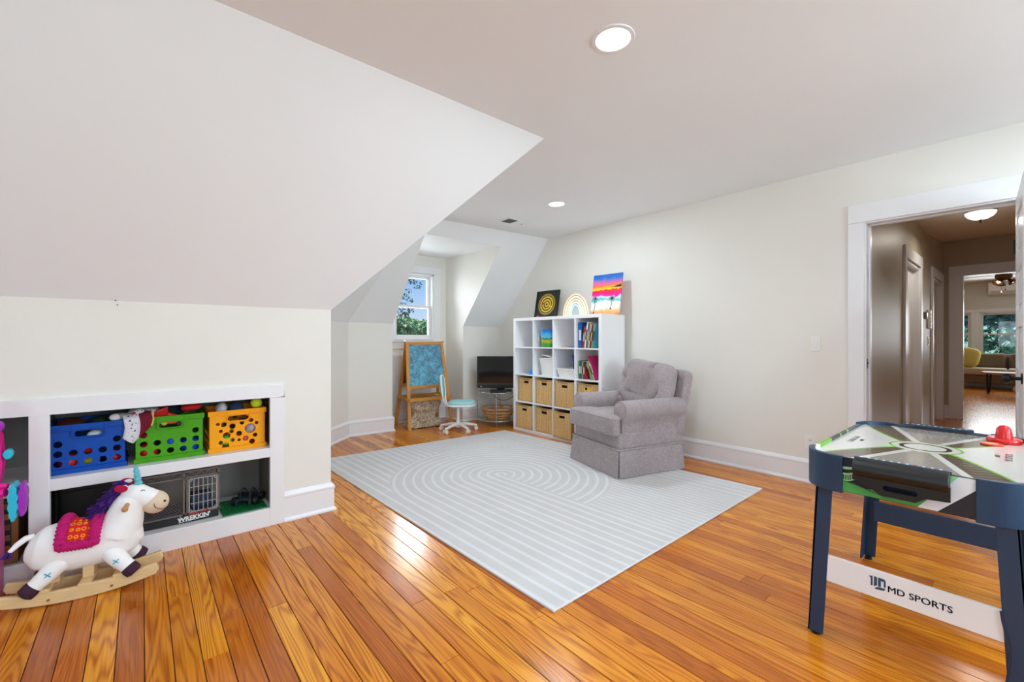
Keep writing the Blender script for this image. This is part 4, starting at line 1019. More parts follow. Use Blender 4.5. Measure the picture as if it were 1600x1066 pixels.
# ---- rattan baskets
n = NT('rattan', .55); x, y, z = n.xyz(n.coord())
u_ = n.M('ADD', x, y); q1 = n.M('SINE', n.M('MULTIPLY', u_, 2 * PI / .0185)); q2 = n.M('SINE', n.M('MULTIPLY', z, 2 * PI / .013))
wv = n.M('MULTIPLY', q1, q2); ww = n.M('ADD', n.M('MULTIPLY', n.M('ABSOLUTE', q1), .6), n.M('MULTIPLY', wv, .4)); nz = n.noise(n.coord(), 35, 3)
n.color(n.ramp(n.M('ADD', n.M('MULTIPLY', ww, .5), n.M('MULTIPLY', nz, .7)), [(.14, (92, 56, 22)), (.45, (168, 122, 66)), (.8, (214, 172, 110))]))
n.bump(ww, .6, .006)
mat('rattan_rim', (232, 192, 130), .6, var=.22, vscale=60); mat('basket_shade', (30, 22, 16), .9)
def basket_proto():
    r = thing('rattan_basket', 'x', 'basket', (0, 0, 0), 0, 'rattan baskets in the cube shelf')
    w, h, d = .292, .295, .34
    face = curve_plate([(-w / 2, 0), (w / 2, 0), (w / 2 - .002, h), (-w / 2 + .002, h)], [rrect(.095, .036, .006, 2, 0, h - .05)], .005)
    xf(face, Matrix.Translation((.005, 0, 0)) @ Matrix.Rotation(-PI / 2, 4, 'Z') @ STAND)
    b = face
    b.box((0, -w / 2, 0), (d, -w / 2 + .01, h)); b.box((0, w / 2 - .01, 0), (d, w / 2, h)); b.box((d - .01, -w / 2, 0), (d, w / 2, h)); b.box((0, -w / 2, 0), (d, w / 2, .01))
    b.build('weave', 'rattan', r, fix=False)
    m = MB()
    for i in range(19):                            # thicker upright stakes on the front
        y_ = -w / 2 + .010 + i * (w - .020) / 18
        if abs(y_) < .052: m.cyl((-.002, y_, .006), (-.002, y_, h - .072), .0044, n=6)
        else: m.cyl((-.002, y_, .006), (-.002, y_, h - .01), .0044, n=6)
    m.build('stakes', 'rattan_rim', r, smooth=60)
    m = MB(); m.tube([(0, -w / 2, h), (0, w / 2, h), (d, w / 2, h), (d, -w / 2, h)], .008, 8, closed=True); m.build('rim', 'rattan_rim', r, smooth=60)
    m = MB(); m.tube([(-.002, a, b_) for a, b_ in rrect(.099, .04, .008, 2, 0, h - .05)], .004, 6, closed=True); m.build('handle_hole_edge', 'rattan_rim', r, smooth=60)
    m = MB(); m.box((.02, -w / 2 + .012, .012), (d - .012, w / 2 - .012, h - .03)); m.build('shade_block', 'basket_shade', r)  # dark block standing in for the shade inside the basket
    return r
bp = basket_proto(); first = True
ordn = ('first', 'second', 'third', 'fourth')
for row in (3, 4):
    for c in range(1, 5):
        y0, y1, z0, z1 = cell(c, row); o = bp if first else dup(bp); first = False
        pull = {(4, 3): -.035, (4, 1): .0, (3, 1): .03, (3, 4): .012, (3, 2): .02, (4, 2): .02, (3, 3): .008, (4, 4): .0}[(row, c)]
        o.location = (KX0 + .012 + pull, (y0 + y1) / 2 + (-.004, .004, 0, -.003)[c - 1], z0 + .001); o.rotation_euler = (0, 0, math.radians((0, 1, -1.2, .6)[c - 1] * (1 if row == 4 else -.7)))
        o['label'] = 'woven rattan basket in the %s cube from the television end, %s row' % (ordn[c - 1], 'upper basket' if row == 3 else 'bottom')
yl = MB(); y0, y1, z0, z1 = cell(4, 3); yl.box((KX0 + .030, (y0 + y1) / 2 - .05, z0 + .20), (KX0 + .036, (y0 + y1) / 2 + .02, z0 + .262))
tag(yl.build('toy_brick_box', mat('toy_brightyellow', (236, 196, 20), .4), bevel=.001), 'yellow box showing through the handle of a rattan basket', 'box')

# ---- books
BOOKM = {}
def book(label, y, z, th, h, d, tilt, rgb, x=None, group='books in the cube shelf', kind='book'):
    k = 'cover_%d_%d_%d' % rgb
    if k not in MATS: mat(k, rgb, .45, var=.10, vscale=40)
    r = thing('book', label, kind, (x or KX0 + .035, y, z), 0, group); r.rotation_euler = (tilt, 0, 0)
    m = MB(); m.box((0, 0, 0), (d, .002, h)); m.box((0, th - .002, 0), (d, th, h)); m.box((0, 0, 0), (.002, th, h)); m.build('cover', k, r)
    m = MB(); m.box((.003, .002, .003), (d - .004, th - .002, h - .003)); m.build('pages', mat('paper', (232, 228, 216), .9), r)
    if th > .011 and h > .15:
        m = MB(); m.box((-.0006, th * .2, h * .3), (0, th * .8, h * .7)); m.build('spine_title', mat('spine_white' if sum(rgb) < 420 else 'spine_dark', (226, 222, 210) if sum(rgb) < 420 else (60, 50, 60), .6), r)
    return r
y0, y1, z0, z1 = cell(4, 1); zb = z0 + .001
yy = y1 - .012
for lab, th, h, d, tl, rgb in (('large plain blue binder leaning in the top cube', .05, .285, .26, 0, (14, 92, 176)), ('thin red striped book beside the blue binder', .012, .235, .2, 7, (206, 60, 36)), ('orange-red narrow book in the top cube', .012, .25, .2, 8, (216, 96, 50)),
        ('tall white book leaning in the top cube', .022, .29, .22, 8, (228, 230, 234)), ('blue picture book leaning in the top cube', .014, .27, .21, 8, (36, 96, 172)), ('narrow yellow book in the top cube', .010, .275, .21, 8, (240, 216, 40)),
        ('pale pink book in the top cube', .018, .265, .2, 8, (222, 170, 190)), ('black spined book in the top cube', .013, .25, .2, 8, (40, 36, 44)), ('mustard book in the top cube', .012, .262, .2, 8, (220, 176, 50)), ('teal book at the end of the top cube', .016, .27, .2, 8, (84, 164, 180))):
    yy -= th + .0035
    book(lab, yy, zb, th, h, d, math.radians(tl), rgb)
y0, y1, z0, z1 = cell(4, 2); zb = z0 + .001; yy = y1 - .012
for lab, th, h, d, tl, rgb in (('pale green thin book by the divider', .010, .20, .18, 0, (190, 214, 170)), ('teal upright book in the second cube', .020, .205, .18, 0, (16, 126, 148)), ('dark teal book in the second cube', .018, .20, .18, 0, (20, 96, 130)), ('yellow-orange upright book in the second cube', .014, .2, .18, 0, (236, 190, 60)),
        ('navy book with red foot in the second cube', .02, .19, .18, 0, (34, 84, 150)), ('red thin book in the second cube', .010, .17, .18, 0, (214, 44, 30)), ):
    yy -= th + .002
    book(lab, yy, zb, th, h, d, 0, rgb)
for lab, th, h, d, tl, rgb, dy in (('light blue leaning book in the second cube', .012, .18, .18, 22, (90, 176, 220), .052), ('yellow leaning book in the second cube', .010, .215, .18, 22, (246, 222, 40), .068), ('green leaning book in the second cube', .010, .21, .18, 22, (60, 150, 60), .080), ('white leaning book in the second cube', .012, .22, .18, 22, (236, 236, 230), .094), ('large magenta picture book leaning at the end', .014, .275, .2, 22, (200, 40, 110), .11)):
    book(lab, yy - dy - .035, zb + .001 + th * math.sin(math.radians(tl)), th, h, d, math.radians(-tl), rgb)

# ---- other things in the cubes
n = NT('bucket_print', .35); x, y, z = n.xyz(n.coord()); ns = n.noise(n.coord(), 28, 2); zz = n.M('ADD', z, n.M('MULTIPLY', ns, .05))
n.color(n.ramp(n.M('MULTIPLY', zz, 4.2), [(.08, (24, 130, 70)), (.30, (84, 170, 50)), (.45, (214, 190, 40)), (.52, (44, 120, 60)), (.62, (96, 196, 226)), (.9, (20, 132, 214)), (1, (12, 110, 200))]))
y0, y1, z0, z1 = cell(2, 1)
o = thing('toy_bucket', 'blue printed plastic bucket in the top cube', 'bucket', (3.80, y0 + .17, z0 + .001))
m = MB(); m.lathe([(.074, 0), (.079, .05), (.094, .205), (.098, .207), (.098, .215), (.090, .215), (.074, .02), (.001, .02)], n=28, cap=True); m.build('pail', 'bucket_print', o, smooth=40)
m = MB(); m.tube([(-.02, .098, .205), (-.05, .106, .16), (-.075, .09, .10), (-.088, .06, .08)], .0035, 6); m.build('handle', 'white_plastic', o, smooth=60)
y0, y1, z0, z1 = cell(3, 1)
for i, (dy, rgb, lab, L) in enumerate(((.15, (206, 160, 120), 'tan wooden stick lying flat in the top cube', .10), (.13, (196, 120, 90), 'terracotta chalk stick lying in the top cube', .08), (.05, (40, 116, 200), 'blue chalk stick lying in the top cube', .10))):
    m = MB(); m.cyl((KX0 + .05 + i * .012, y0 + dy, z0 + .0075), (KX0 + .055 + i * .012, y0 + dy + L, z0 + .0075), .007, n=10); mm = m.build('craft_stick', mat('stick%d' % i, rgb, .6), bevel=.0015); tag(mm, lab, 'stick')
y0, y1, z0, z1 = cell(1, 2)
o = thing('toy_block', 'small bright blue plastic toy in the second row', 'toy', (3.755, y0 + .06, z0 + .001))
m = MB(); m.prism([(-.055, 0), (.05, 0), (.05, .03), (.03, .055), (-.01, .05), (-.03, .06), (-.055, .04)], -.03, .03, 'x'); m.build('body', mat('toy_skyblue', (20, 150, 236), .35), o, bevel=.01, seg=3)
m = MB(); m.ell((-.03, .0, .045), (.006, .016, .014), 12); m.build('knob', 'toy_skyblue', o, smooth=True)
y0, y1, z0, z1 = cell(2, 2)
o = thing('storage_bin', 'tall white plastic bin with a lid in the second row', 'bin', (3.74, (y0 + y1) / 2 - .02, z0 + .001))
m = MB(); wv_ = [(.0, .115, .0), (.0, .13, .20)]
def taper(w0, d0, w1, d1, h, t=.004, lip=.012):
    q = MB(); r0, r1 = rrect(d0, w0, .02, 4), rrect(d1, w1, .022, 4); k = len(r0)
    r2 = rrect(d1 + lip, w1 + lip, .026, 4); r3 = rrect(d1 - 2 * t, w1 - 2 * t, .02, 4); r4 = rrect(d0 - 2 * t, w0 - 2 * t, .018, 4)
    L = [(r0, 0), (r1, h - .012), (r2, h - .012), (r2, h), (r3, h), (r4, t)]; vs = []
    for rr_, z_ in L: vs += [(a + d1 / 2, b, z_) for a, b in rr_]
    fs = [(j * k + i, j * k + (i + 1) % k, (j + 1) * k + (i + 1) % k, (j + 1) * k + i) for j in range(len(L) - 1) for i in range(k)] + [tuple(range(k)), tuple(range((len(L) - 1) * k, len(L) * k))]
    return q.add(vs, fs)
taper(.21, .20, .25, .24, .20).build('tub', 'white_plastic', o, smooth=40)
m = MB(); m.box((.0, -.125, .203), (.24, .115, .212)); lid = m.build('lid', 'white_plastic', o, bevel=.003)
m = MB(); m.cbox((.11, -.02, .235), (.20, .20, .012), Matrix.Rotation(math.radians(10), 3, 'X')); tag(m.build('picture_frame', 'white_plastic', bevel=.002, loc=o.location), 'white flat panel lying tilted on the storage bin', 'panel')
y0, y1, z0, z1 = cell(3, 2)
o = thing('storage_tray', 'low white plastic tray in the second row', 'tray', (3.72, (y0 + y1) / 2 - .01, z0 + .001)); taper(.24, .22, .29, .26, .105).build('tub', 'white_plastic', o, smooth=40)
o = thing('storage_tray', 'blue plastic box standing in the white tray', 'box', (3.83, y0 + .09, z0 + .008)); taper(.10, .10, .13, .12, .235).build('tub', mat('box_blue', (34, 78, 170), .4), o, smooth=40)
m = MB(); m.prism(rrect(.13, .14, .02, 4, .06, 0), .236, .248); m.build('lid', 'box_blue', o, bevel=.003)

# ---- on top of the cube shelf
n = NT('dart_print', .4); x, y, z = n.xyz(n.coord()); r = n.M('SQRT', n.M('ADD', n.M('MULTIPLY', y, y), n.M('MULTIPLY', z, z)))
rings = n.M('MULTIPLY', n.M('GREATER_THAN', n.M('FRACT', n.M('DIVIDE', r, .036)), .42), n.M('LESS_THAN', r, .130))
outer = n.M('MULTIPLY', n.M('GREATER_THAN', r, .137), n.M('LESS_THAN', r, .141)); bull = n.M('LESS_THAN', r, .013)
n.color(n.mix(n.M('MAXIMUM', n.M('MULTIPLY', rings, n.M('SUBTRACT', 1.0, bull)), outer), lin((12, 12, 16)), lin((226, 190, 40))))
o = thing('dartboard', 'square black magnetic dartboard with yellow rings on the cube shelf', 'dartboard', (3.985, 4.02, KZ + .003)); o.rotation_euler = (0, math.radians(11), math.radians(4))
m = MB(); m.box((-.004, -.178, .012), (.006, .178, .352)); xf(m, Matrix.Translation((0, 0, -.182))); b = m.build('target', 'dart_print', o); b.location = (0, 0, .182)
m = MB(); W_, H_ = .19, .364
m.box((-.01, -W_, 0), (.012, -W_ + .014, H_)); m.box((-.01, W_ - .014, 0), (.012, W_, H_)); m.box((-.01, -W_, 0), (.012, W_, .014)); m.box((-.01, -W_, H_ - .014), (.012, W_, H_)); m.build('frame', 'black_plastic', o, bevel=.002)
for y_, z_, q in ((.052, .195, 0), (-.07, .15, 1), (.13, .02, 2)):
    m = MB(); m.cyl((-.004, y_, z_), (-.016, y_, z_), .012 if q != 2 else .022, .009, 10); m.cyl((-.016, y_, z_), (-.05 if q != 2 else -.02, y_, z_), .003, n=6); m.build('dart', mat('dart_red', (220, 24, 24), .4) if q != 1 else mat('dart_yellow', (236, 200, 30), .4), o)
o = thing('rainbow_lamp', 'glowing pastel neon rainbow lamp on the cube shelf', 'lamp', (3.93, 3.452, KZ + .002))
pl_ = curve_plate([(-.205 * math.cos(PI * i / 32), .27 * math.sin(PI * i / 32)) for i in range(33)], [], .003); xf(pl_, Matrix.Translation((.012, 0, 0)) @ Matrix.Rotation(-PI / 2, 4, 'Z') @ STAND); pl_.build('back_plate', mat('clear_acrylic', (236, 236, 232), .12, trans=.5), o, fix=False)
for i, (rr_, hh, rgb, nm) in enumerate(((.193, .256, (255, 214, 178), 'peach'), (.160, .226, (255, 240, 225), 'white'), (.128, .194, (248, 244, 176), 'yellow'), (.098, .162, (255, 255, 250), 'warm'), (.070, .130, (196, 240, 255), 'blue'))):
    mm = mat('neon_' + nm, rgb, .4, emit=rgb, estr=.5)
    m = MB(); m.tube([(0, -rr_ * math.cos(PI * k / 30), .004 + hh * math.sin(PI * k / 30)) for k in range(31)], .0085, 8); m.build('neon_tube', mm, o, smooth=60)
m = MB(); m.box((-.02, -.20, -.001), (.03, .20, .004)); m.build('foot', 'white_plastic', o)
# beach painting (hand painted canvas)
n = NT('beach_paint', .5); x, y, z = n.xyz(n.coord()); ns = n.noise(n.coord(), 9, 4, .6, .6)
sky_c = n.ramp(n.M('ADD', n.M('MULTIPLY', z, 2.05), n.M('MULTIPLY', n.M('SUBTRACT', ns, .5), .22)),
    [(0.0, (236, 146, 84)), (.10, (250, 190, 130)), (.18, (250, 244, 236)), (.30, (238, 246, 246)), (.36, (64, 190, 196)), (.42, (214, 236, 236)), (.46, (240, 20, 170)), (.53, (236, 16, 110)), (.575, (230, 40, 24)), (.61, (252, 206, 20)), (.66, (255, 176, 30)), (.70, (250, 120, 60)), (.76, (236, 96, 150)), (.82, (150, 110, 190)), (.88, (20, 110, 200)), (1, (16, 84, 176))])
n.color(sky_c); n.bump(ns, .2, .003)
o = thing('canvas_painting', 'bright beach sunset canvas with two palms leaning on the wall', 'painting', (3.985, 3.068, KZ + .001)); o.rotation_euler = (0, math.radians(9), math.radians(3))
m = MB(); m.box((-.010, -.193, 0), (.010, .193, .475)); m.build('canvas', 'beach_paint', o, bevel=.002)
mat('palm_ink', (30, 24, 40), .6)
for y_, z_, hh in ((.14, .03, .165), (-.085, .07, .12)):
    m = MB(); m.tube([(-.0115, y_ + .01, z_), (-.0115, y_ - .002, z_ + hh * .5), (-.0115, y_, z_ + hh)], .003, 5)
    for k in range(8):
        a = 2 * PI * k / 8 + .3; e_ = (y_ + .048 * math.cos(a), z_ + hh + .034 * math.sin(a) - .01); m.tube([(-.0115, y_, z_ + hh), (-.0115, (y_ + e_[0]) / 2, (z_ + hh + e_[1]) / 2 + .010), (-.0115, *e_)], [.003, .003, .001], 5)
    m.ell((-.0105, y_ + .01, z_), (.002, .014, .006), 10); m.build('painted_palm', 'palm_ink', o)
m = MB(); m.prism([(-.193, .315), (-.193, .345), (-.15, .337), (-.10, .322), (-.05, .318), (-.05, .314)], -.0112, -.010, 'x'); m.prism([(.06, .312), (.075, .312), (.068, .325)], -.0112, -.010, 'x'); m.build('painted_headland', 'palm_ink', o)

# ------------------------------------------------------------------ easel
mat('easel_wood', (206, 142, 62), .45, var=.1, vscale=10, stretch=(14, 14, 2))
n = NT('chalkboard', .8); co = n.coord(); a1 = n.noise(co, 9, 6, .7, 1.2); a2 = n.noise(co, 34, 5, .7, 3.0); a3 = n.noise(co, 16, 3, .6, 6.0)
scr = n.M('MAXIMUM', n.smooth(n.M('ABSOLUTE', n.M('SUBTRACT', a2, .5)), .03, .0), n.smooth(n.M('ABSOLUTE', n.M('SUBTRACT', a3, .52)), .018, .0))
bs = n.ramp(a1, [(.32, (12, 44, 70)), (.48, (30, 124, 166)), (.64, (84, 196, 224))])
n.color(n.mix(n.M('MULTIPLY', scr, .75), bs, lin((196, 216, 220))))
E_ = thing('easel', 'wooden children easel with scribbled blue chalkboard by the dormer window', 'easel', (2.935, 5.30, 0), math.radians(-6))
ew = 'easel_wood'
for sx in (-1, 1):
    m = MB(); m.beam((sx * .30, -.25, 0.002), (sx * .248, -.012, 1.15), .042, .022, (0, 1, 0)); m.build('front_leg', ew, E_, bevel=.003)
    m = MB(); m.beam((sx * .30, .255, 0.002), (sx * .248, .014, 1.15), .042, .022, (0, 1, 0)); m.build('rear_leg', ew, E_, bevel=.003)
def lx(z): return .30 - .052 * z / 1.15
def ly(z): return -.25 + .238 * z / 1.15
for z in (1.125, .545): m = MB(); m.beam((-lx(z) + .01, ly(z), z), (lx(z) - .01, ly(z), z), .022, .042, (0, 0, 1)); m.build('front_rail', ew, E_, bevel=.002)
for z in (1.125, .56, .40): m = MB(); m.beam((-lx(z) + .01, -ly(z), z), (lx(z) - .01, -ly(z), z), .022, .036, (0, 0, 1)); m.build('rear_rail', ew, E_, bevel=.002)
m = MB(); za, zb_ = .56, 1.11; m.add([(-lx(za) + .02, ly(za) + .004, za), (lx(za) - .02, ly(za) + .004, za), (lx(zb_) - .02, ly(zb_) + .004, zb_), (-lx(zb_) + .02, ly(zb_) + .004, zb_)], [(0, 1, 2, 3)]); m.build('chalkboard', 'chalkboard', E_, solid=.006)
m = MB(); m.add([(-lx(za) + .02, -ly(za), za), (lx(za) - .02, -ly(za), za), (lx(zb_) - .02, -ly(zb_), zb_), (-lx(zb_) + .02, -ly(zb_), zb_)], [(0, 1, 2, 3)]); m.build('rear_board', mat('hardboard', (134, 92, 66), .7), E_, solid=.006)
m = MB(); m.box((-.30, -.235, .375), (.30, .20, .39)); m.box((-.30, -.245, .372), (.30, -.228, .415)); m.box((-.30, .19, .372), (.30, .205, .415)); m.build('tray', ew, E_, bevel=.002)
for sx in (-1, 1): m = MB(); m.beam((sx * .302, -.19, .40), (sx * .302, .19, .40), .012, .03); m.build('side_rail', ew, E_, bevel=.002)
for sx in (-1, 1): m = MB(); m.cyl((sx * .262, 0, 1.15), (sx * .285, 0, 1.15), .012, n=12); m.build('hinge', 'chrome', E_)
m = MB(); m.cyl((.12, -.02, .402), (.19, -.02, .402), .011, n=10); m.build('chalk', mat('chalk_yellow', (236, 190, 80), .8)); tag(bpy.data.objects['chalk'], 'yellow chalk stick on the easel tray', 'chalk'); bpy.data.objects['chalk'].matrix_world = Matrix.Translation((2.98, 5.33, 0))
# black pole leaning behind the easel
m = MB(); m.cyl((3.335, 5.60, .0), (3.345, 5.60, .98), .008, n=10); m.cyl((3.335, 5.60, 0), (3.335, 5.60, .02), .014, n=12); tag(m.build('black_pole', 'black_plastic', smooth=40), 'slim black pole standing behind the easel', 'pole')
# shaggy fabric bundled under the tray
n = NT('shaggy_fabric', .9); vo = n.node('ShaderNodeTexVoronoi'); n.put(vo.inputs['Vector'], n.coord()); vo.inputs['Scale'].default_value = 95; rc = n.M('FRACT', n.M('MULTIPLY', n.xyz(vo.outputs['Color'])[0], 1.0))
n.color(n.ramp(rc, [(.05, (156, 130, 104)), (.4, (214, 194, 168)), (.7, (236, 224, 206)), (.95, (184, 158, 132))])); n.bump(vo.outputs['Distance'], .8, .012)
def shag(u, v):
    th = 2 * PI * u; r = .9
    w_ = .21 + .03 * math.sin(v * 9) + (.06 * max(0, .25 - v) * 4); x_ = w_ * spow(math.cos(th), .6); y_ = .13 * spow(math.sin(th), .7)
    z_ = .008 + .345 * v
    if x_ > -.02: x_ = x_ * (1.25 - .6 * math.sin(PI * min(1, max(0, v * 1.2))) if v < .5 else 1 - .1 * v)
    q = noise.noise(Vector((x_ * 14, y_ * 14, z_ * 14))) * .045
    return (x_ + q, y_ + q, z_ + q * .4 * (v > .05))
m = MB(); m.grid(shag, 60, 30, closeu=True); k = len(m.v); m.v.append((0, 0, .36)); m.f += [(29 * 0 + i + 30 * 60, (i + 1) % 60 + 30 * 60, k) for i in range(60)]
m.build('shaggy_throw', 'shaggy_fabric', smooth=180, loc=(2.93, 5.28, .002), rot=(0, 0, math.radians(-6)), fix=True); tag(bpy.data.objects['shaggy_throw'], 'beige flecked shaggy fabric bundled under the easel tray', 'fabric')

# ------------------------------------------------------------------ swivel chair
mat('seat_teal', (166, 216, 220), .8, bump=.15, bscale=300); mat('back_teal', (120, 200, 208), .8, bump=.15, bscale=300)
C_ = thing('swivel_chair', 'small white swivel chair with pale teal seat on castors', 'chair', (3.10, 4.71, 0), math.radians(-40.4))
# local +x is the way the chair faces
m = MB(); m.cyl((0, 0, .09), (0, 0, .33), .021, .017, 16); m.cyl((0, 0, .05), (0, 0, .13), .034, .028, 16); m.build('column', 'white_plastic', C_, smooth=40)
for k in range(5):
    a = 2 * PI * k / 5 + .35; d_ = Vector((math.cos(a), math.sin(a), 0))
    m = MB(); m.tube([d_ * .02 + Vector((0, 0, .088)), d_ * .12 + Vector((0, 0, .082)), d_ * .225 + Vector((0, 0, .062)), d_ * .245 + Vector((0, 0, .056))], [.022, .020, .016, .013], 8); ba = m.build('base_arm', 'white_plastic', C_, smooth=60)
    p = d_ * .235; sd = Vector((-d_.y, d_.x, 0)); m = MB()
    for s in (-1, 1): m.cyl(p + sd * (.008 * s) + Vector((0, 0, .025)), p + sd * (.024 * s) + Vector((0, 0, .025)), .025, n=18)
    m.cyl(p + Vector((0, 0, .03)), p + Vector((0, 0, .06)), .008, n=8); m.build('castor', 'white_plastic', ba, smooth=40)
def seat_prof(w, d, z0, z1, ins=.0):
    q = MB(); r0 = rrect(d, w, .11, 6); k = len(r0); L = [(.93, z0), (1.0, z0 + .006), (1.0, z1 - .012), (.95, z1 - .002), (.75, z1 + .004), (.4, z1 + .006)]; vs = []
    for s, z_ in L: vs += [(a * s, b * s, z_) for a, b in r0]
    return q.add(vs, [(j * k + i, j * k + (i + 1) % k, (j + 1) * k + (i + 1) % k, (j + 1) * k + i) for j in range(len(L) - 1) for i in range(k)] + [tuple(range(k)), tuple(range((len(L) - 1) * k, len(L) * k))])
q = seat_prof(.35, .36, .328, .352); xf(q, Matrix.Translation((.045, 0, 0))); q.build('seat_shell', 'white_plastic', C_, smooth=50)
q = seat_prof(.33, .34, .352, .386); xf(q, Matrix.Translation((.045, 0, 0))); q.build('seat_pad', 'seat_teal', C_, smooth=50)
m = MB()
for s in (-1, 1): m.tube([(-.08, s * .03, .335), (-.15, s * .05, .345), (-.178, s * .08, .40), (-.185, s * .125, .50), (-.20, s * .12, .64), (-.212, s * .08, .70), (-.216, 0, .716)], [.011, .012, .012, .013, .013, .012, .012], 8)
m.build('back_frame', 'white_plastic', C_, smooth=60)
m = MB(); m.grid(lambda u, v: (-.190 - .022 * v - .02 * (1 - (2 * u - 1) ** 2), (u - .5) * .235 * (1 - .35 * max(0, v - .55) ** 2 * 4) * (1 - .25 * max(0, .3 - v) * 2), .45 + .245 * v), 14, 14); m.build('back_pad', 'back_teal', C_, smooth=180, solid=.018)

# ------------------------------------------------------------------ television on a chrome stand
TV = thing('television', 'black flat-screen television on the chrome stand', 'television', (3.835, 4.745, .475), math.radians(-40.4))
# local x to the right as seen, local -y towards the viewer
mat('tv_black', (20, 24, 30), .25); n_ = mat('tv_screen', (6, 8, 10), .06, coat=.5); mat('clear_glass', (226, 236, 236), .05, trans=.85)
m = MB(); m.box((-.335, -.028, .02), (.335, .03, .465)); m.build('case', 'tv_black', TV, bevel=.008, seg=3)
m = MB(); m.box((-.305, -.0295, .09), (.305, -.027, .44)); m.build('screen', 'tv_screen', TV)
m = MB(); m.box((-.335, -.031, .076), (.335, -.027, .081)); m.build('trim_line', 'grey_metal', TV)
m = MB(); m.cyl((-.275, -.0285, .043), (-.275, -.030, .043), .010, n=16); m.build('badge', 'chrome', TV)
m = MB(); m.prism(rrect(.30, .17, .05, 5), -.012, .002); m.box((-.05, -.02, .0), (.05, .02, .04)); m.build('pedestal', 'tv_black', TV, bevel=.004)
ST_ = thing('tv_stand', 'round two-tier chrome and glass stand under the television', 'stand', (3.80, 4.76, 0), 0)
m = MB(); m.lathe([(.001, .446), (.285, .446), (.29, .451), (.29, .455), (.285, .46), (.001, .46)], n=40, cap=False); m.build('top_shelf', 'clear_glass', ST_, smooth=40)
m = MB(); m.lathe([(.001, .068), (.275, .068), (.28, .075), (.275, .082), (.001, .082)], n=40, cap=False); m.build('lower_shelf', 'clear_glass', ST_, smooth=40)
for z in (.453, .075): m = MB(); m.tube([(.292 * math.cos(2 * PI * i / 40), .292 * math.sin(2 * PI * i / 40), z) for i in range(40)], .007, 8, closed=True); m.build('rim_hoop', 'chrome', ST_, smooth=60)
for a in (2.35, 3.95, 5.3, .8):
    m = MB(); m.cyl((.295 * math.cos(a), .295 * math.sin(a), .035), (.295 * math.cos(a), .295 * math.sin(a), .46), .0075, n=10); lg = m.build('leg', 'chrome', ST_, smooth=40)
    m = MB(); m.cyl((.295 * math.cos(a) - .008, .295 * math.sin(a), .02), (.295 * math.cos(a) + .008, .295 * math.sin(a), .02), .02, n=14); m.build('castor', 'chrome', lg, smooth=40)
o = thing('set_top_box', 'slim black set-top box in front of the television', 'media box', (3.67, 4.60, .4615), math.radians(-40.4))
m = MB(); m.box((-.11, -.06, 0), (.11, .04, .026)); m.build('case', 'black_plastic', o, bevel=.003)
m = MB(); m.box((-.07, -.0615, .008), (.07, -.06, .016)); m.build('display', 'tv_screen', o)
m = MB(); c0 = Vector((3.545, 4.62, .47)); e0 = Vector((3.86, 4.40, .47)); m.tube([c0.lerp(e0, i / 16) + Vector((-.06 * math.sin(PI * i / 16), -.06 * math.sin(PI * i / 16), -.10 * math.sin(PI * i / 16))) for i in range(17)], .004, 6); tag(m.build('power_cable', 'black_plastic', smooth=60), 'black cable looping below the television', 'cable')
m = MB(); c0 = Vector((3.57, 4.83, .46)); e0 = Vector((3.66, 4.68, .468)); m.tube([c0.lerp(e0, i / 12) + Vector((-.05 * math.sin(PI * i / 12), -.05 * math.sin(PI * i / 12), -.022 * math.sin(PI * i / 12))) for i in range(13)], .003, 6); tag(m.build('power_cable', 'black_plastic', smooth=60), 'short black cable at the end of the television stand', 'cable')
o = thing('wooden_basket', 'round open wooden strip basket on the lower tier of the chrome stand', 'basket', (3.78, 4.74, .0835))
mat('bentwood', (196, 142, 84), .5, var=.1, vscale=20)
for z, r_ in ((.015, .165), (.055, .195), (.095, .215), (.145, .235)):
    m = MB(); m.tube([(r_ * math.cos(2 * PI * i / 40), r_ * math.sin(2 * PI * i / 40), z) for i in range(40)], .0065, 6, closed=True); m.v = [(x_, y_, z + (z_ - z) * 1.6) for x_, y_, z_ in m.v]; m.build('hoop', 'bentwood', o, smooth=60)
for k in range(10):
    a = 2 * PI * k / 10; m = MB(); m.beam((.158 * math.cos(a), .158 * math.sin(a), .0), (.243 * math.cos(a), .243 * math.sin(a), .15), .022, .006, (math.cos(a), math.sin(a), 0)); m.build('slat', 'bentwood', o, bevel=.001)
m = MB(); m.lathe([(.001, .0), (.16, .0), (.16, .008), (.001, .008)], n=32, cap=False); m.build('bottom', 'bentwood', o)

# ------------------------------------------------------------------ air hockey table
mat('navy_plastic', (30, 58, 88), .38, var=.04, vscale=30); mat('navy_gloss', (20, 36, 58), .22); mat('board_white', (236, 238, 240), .35)
mat('decal_green', (74, 168, 84), .35); mat('decal_mint', (150, 222, 160), .35); mat('decal_white', (232, 238, 244), .35); mat('decal_dark', (34, 34, 44), .3); mat('mallet_red', (212, 20, 26), .28, coat=.3); mat('logo_blue', (44, 74, 104), .4); mat('lime', (112, 176, 48), .35)
TL, TWd, ZS = .50, .30, .722
n = NT('rink_print', .12); co = n.coord(); x, y, z = n.xyz(co)
a = n.M('DIVIDE', n.M('ABSOLUTE', x), TL); b = n.M('DIVIDE', n.M('ABSOLUTE', y), TWd)
edge = n.M('SUBTRACT', n.M('MULTIPLY', n.M('POWER', b, 1.45), 1.0), a)          # >0 in the cream side fields
cream = n.M('GREATER_THAN', edge, 0.0); green = n.M('LESS_THAN', n.M('ABSOLUTE', edge), .022)
wedge = n.M('LESS_THAN', b, n.M('MULTIPLY', a, .52)); wline = n.M('LESS_THAN', n.M('ABSOLUTE', n.M('SUBTRACT', b, n.M('MULTIPLY', a, .58))), .045)
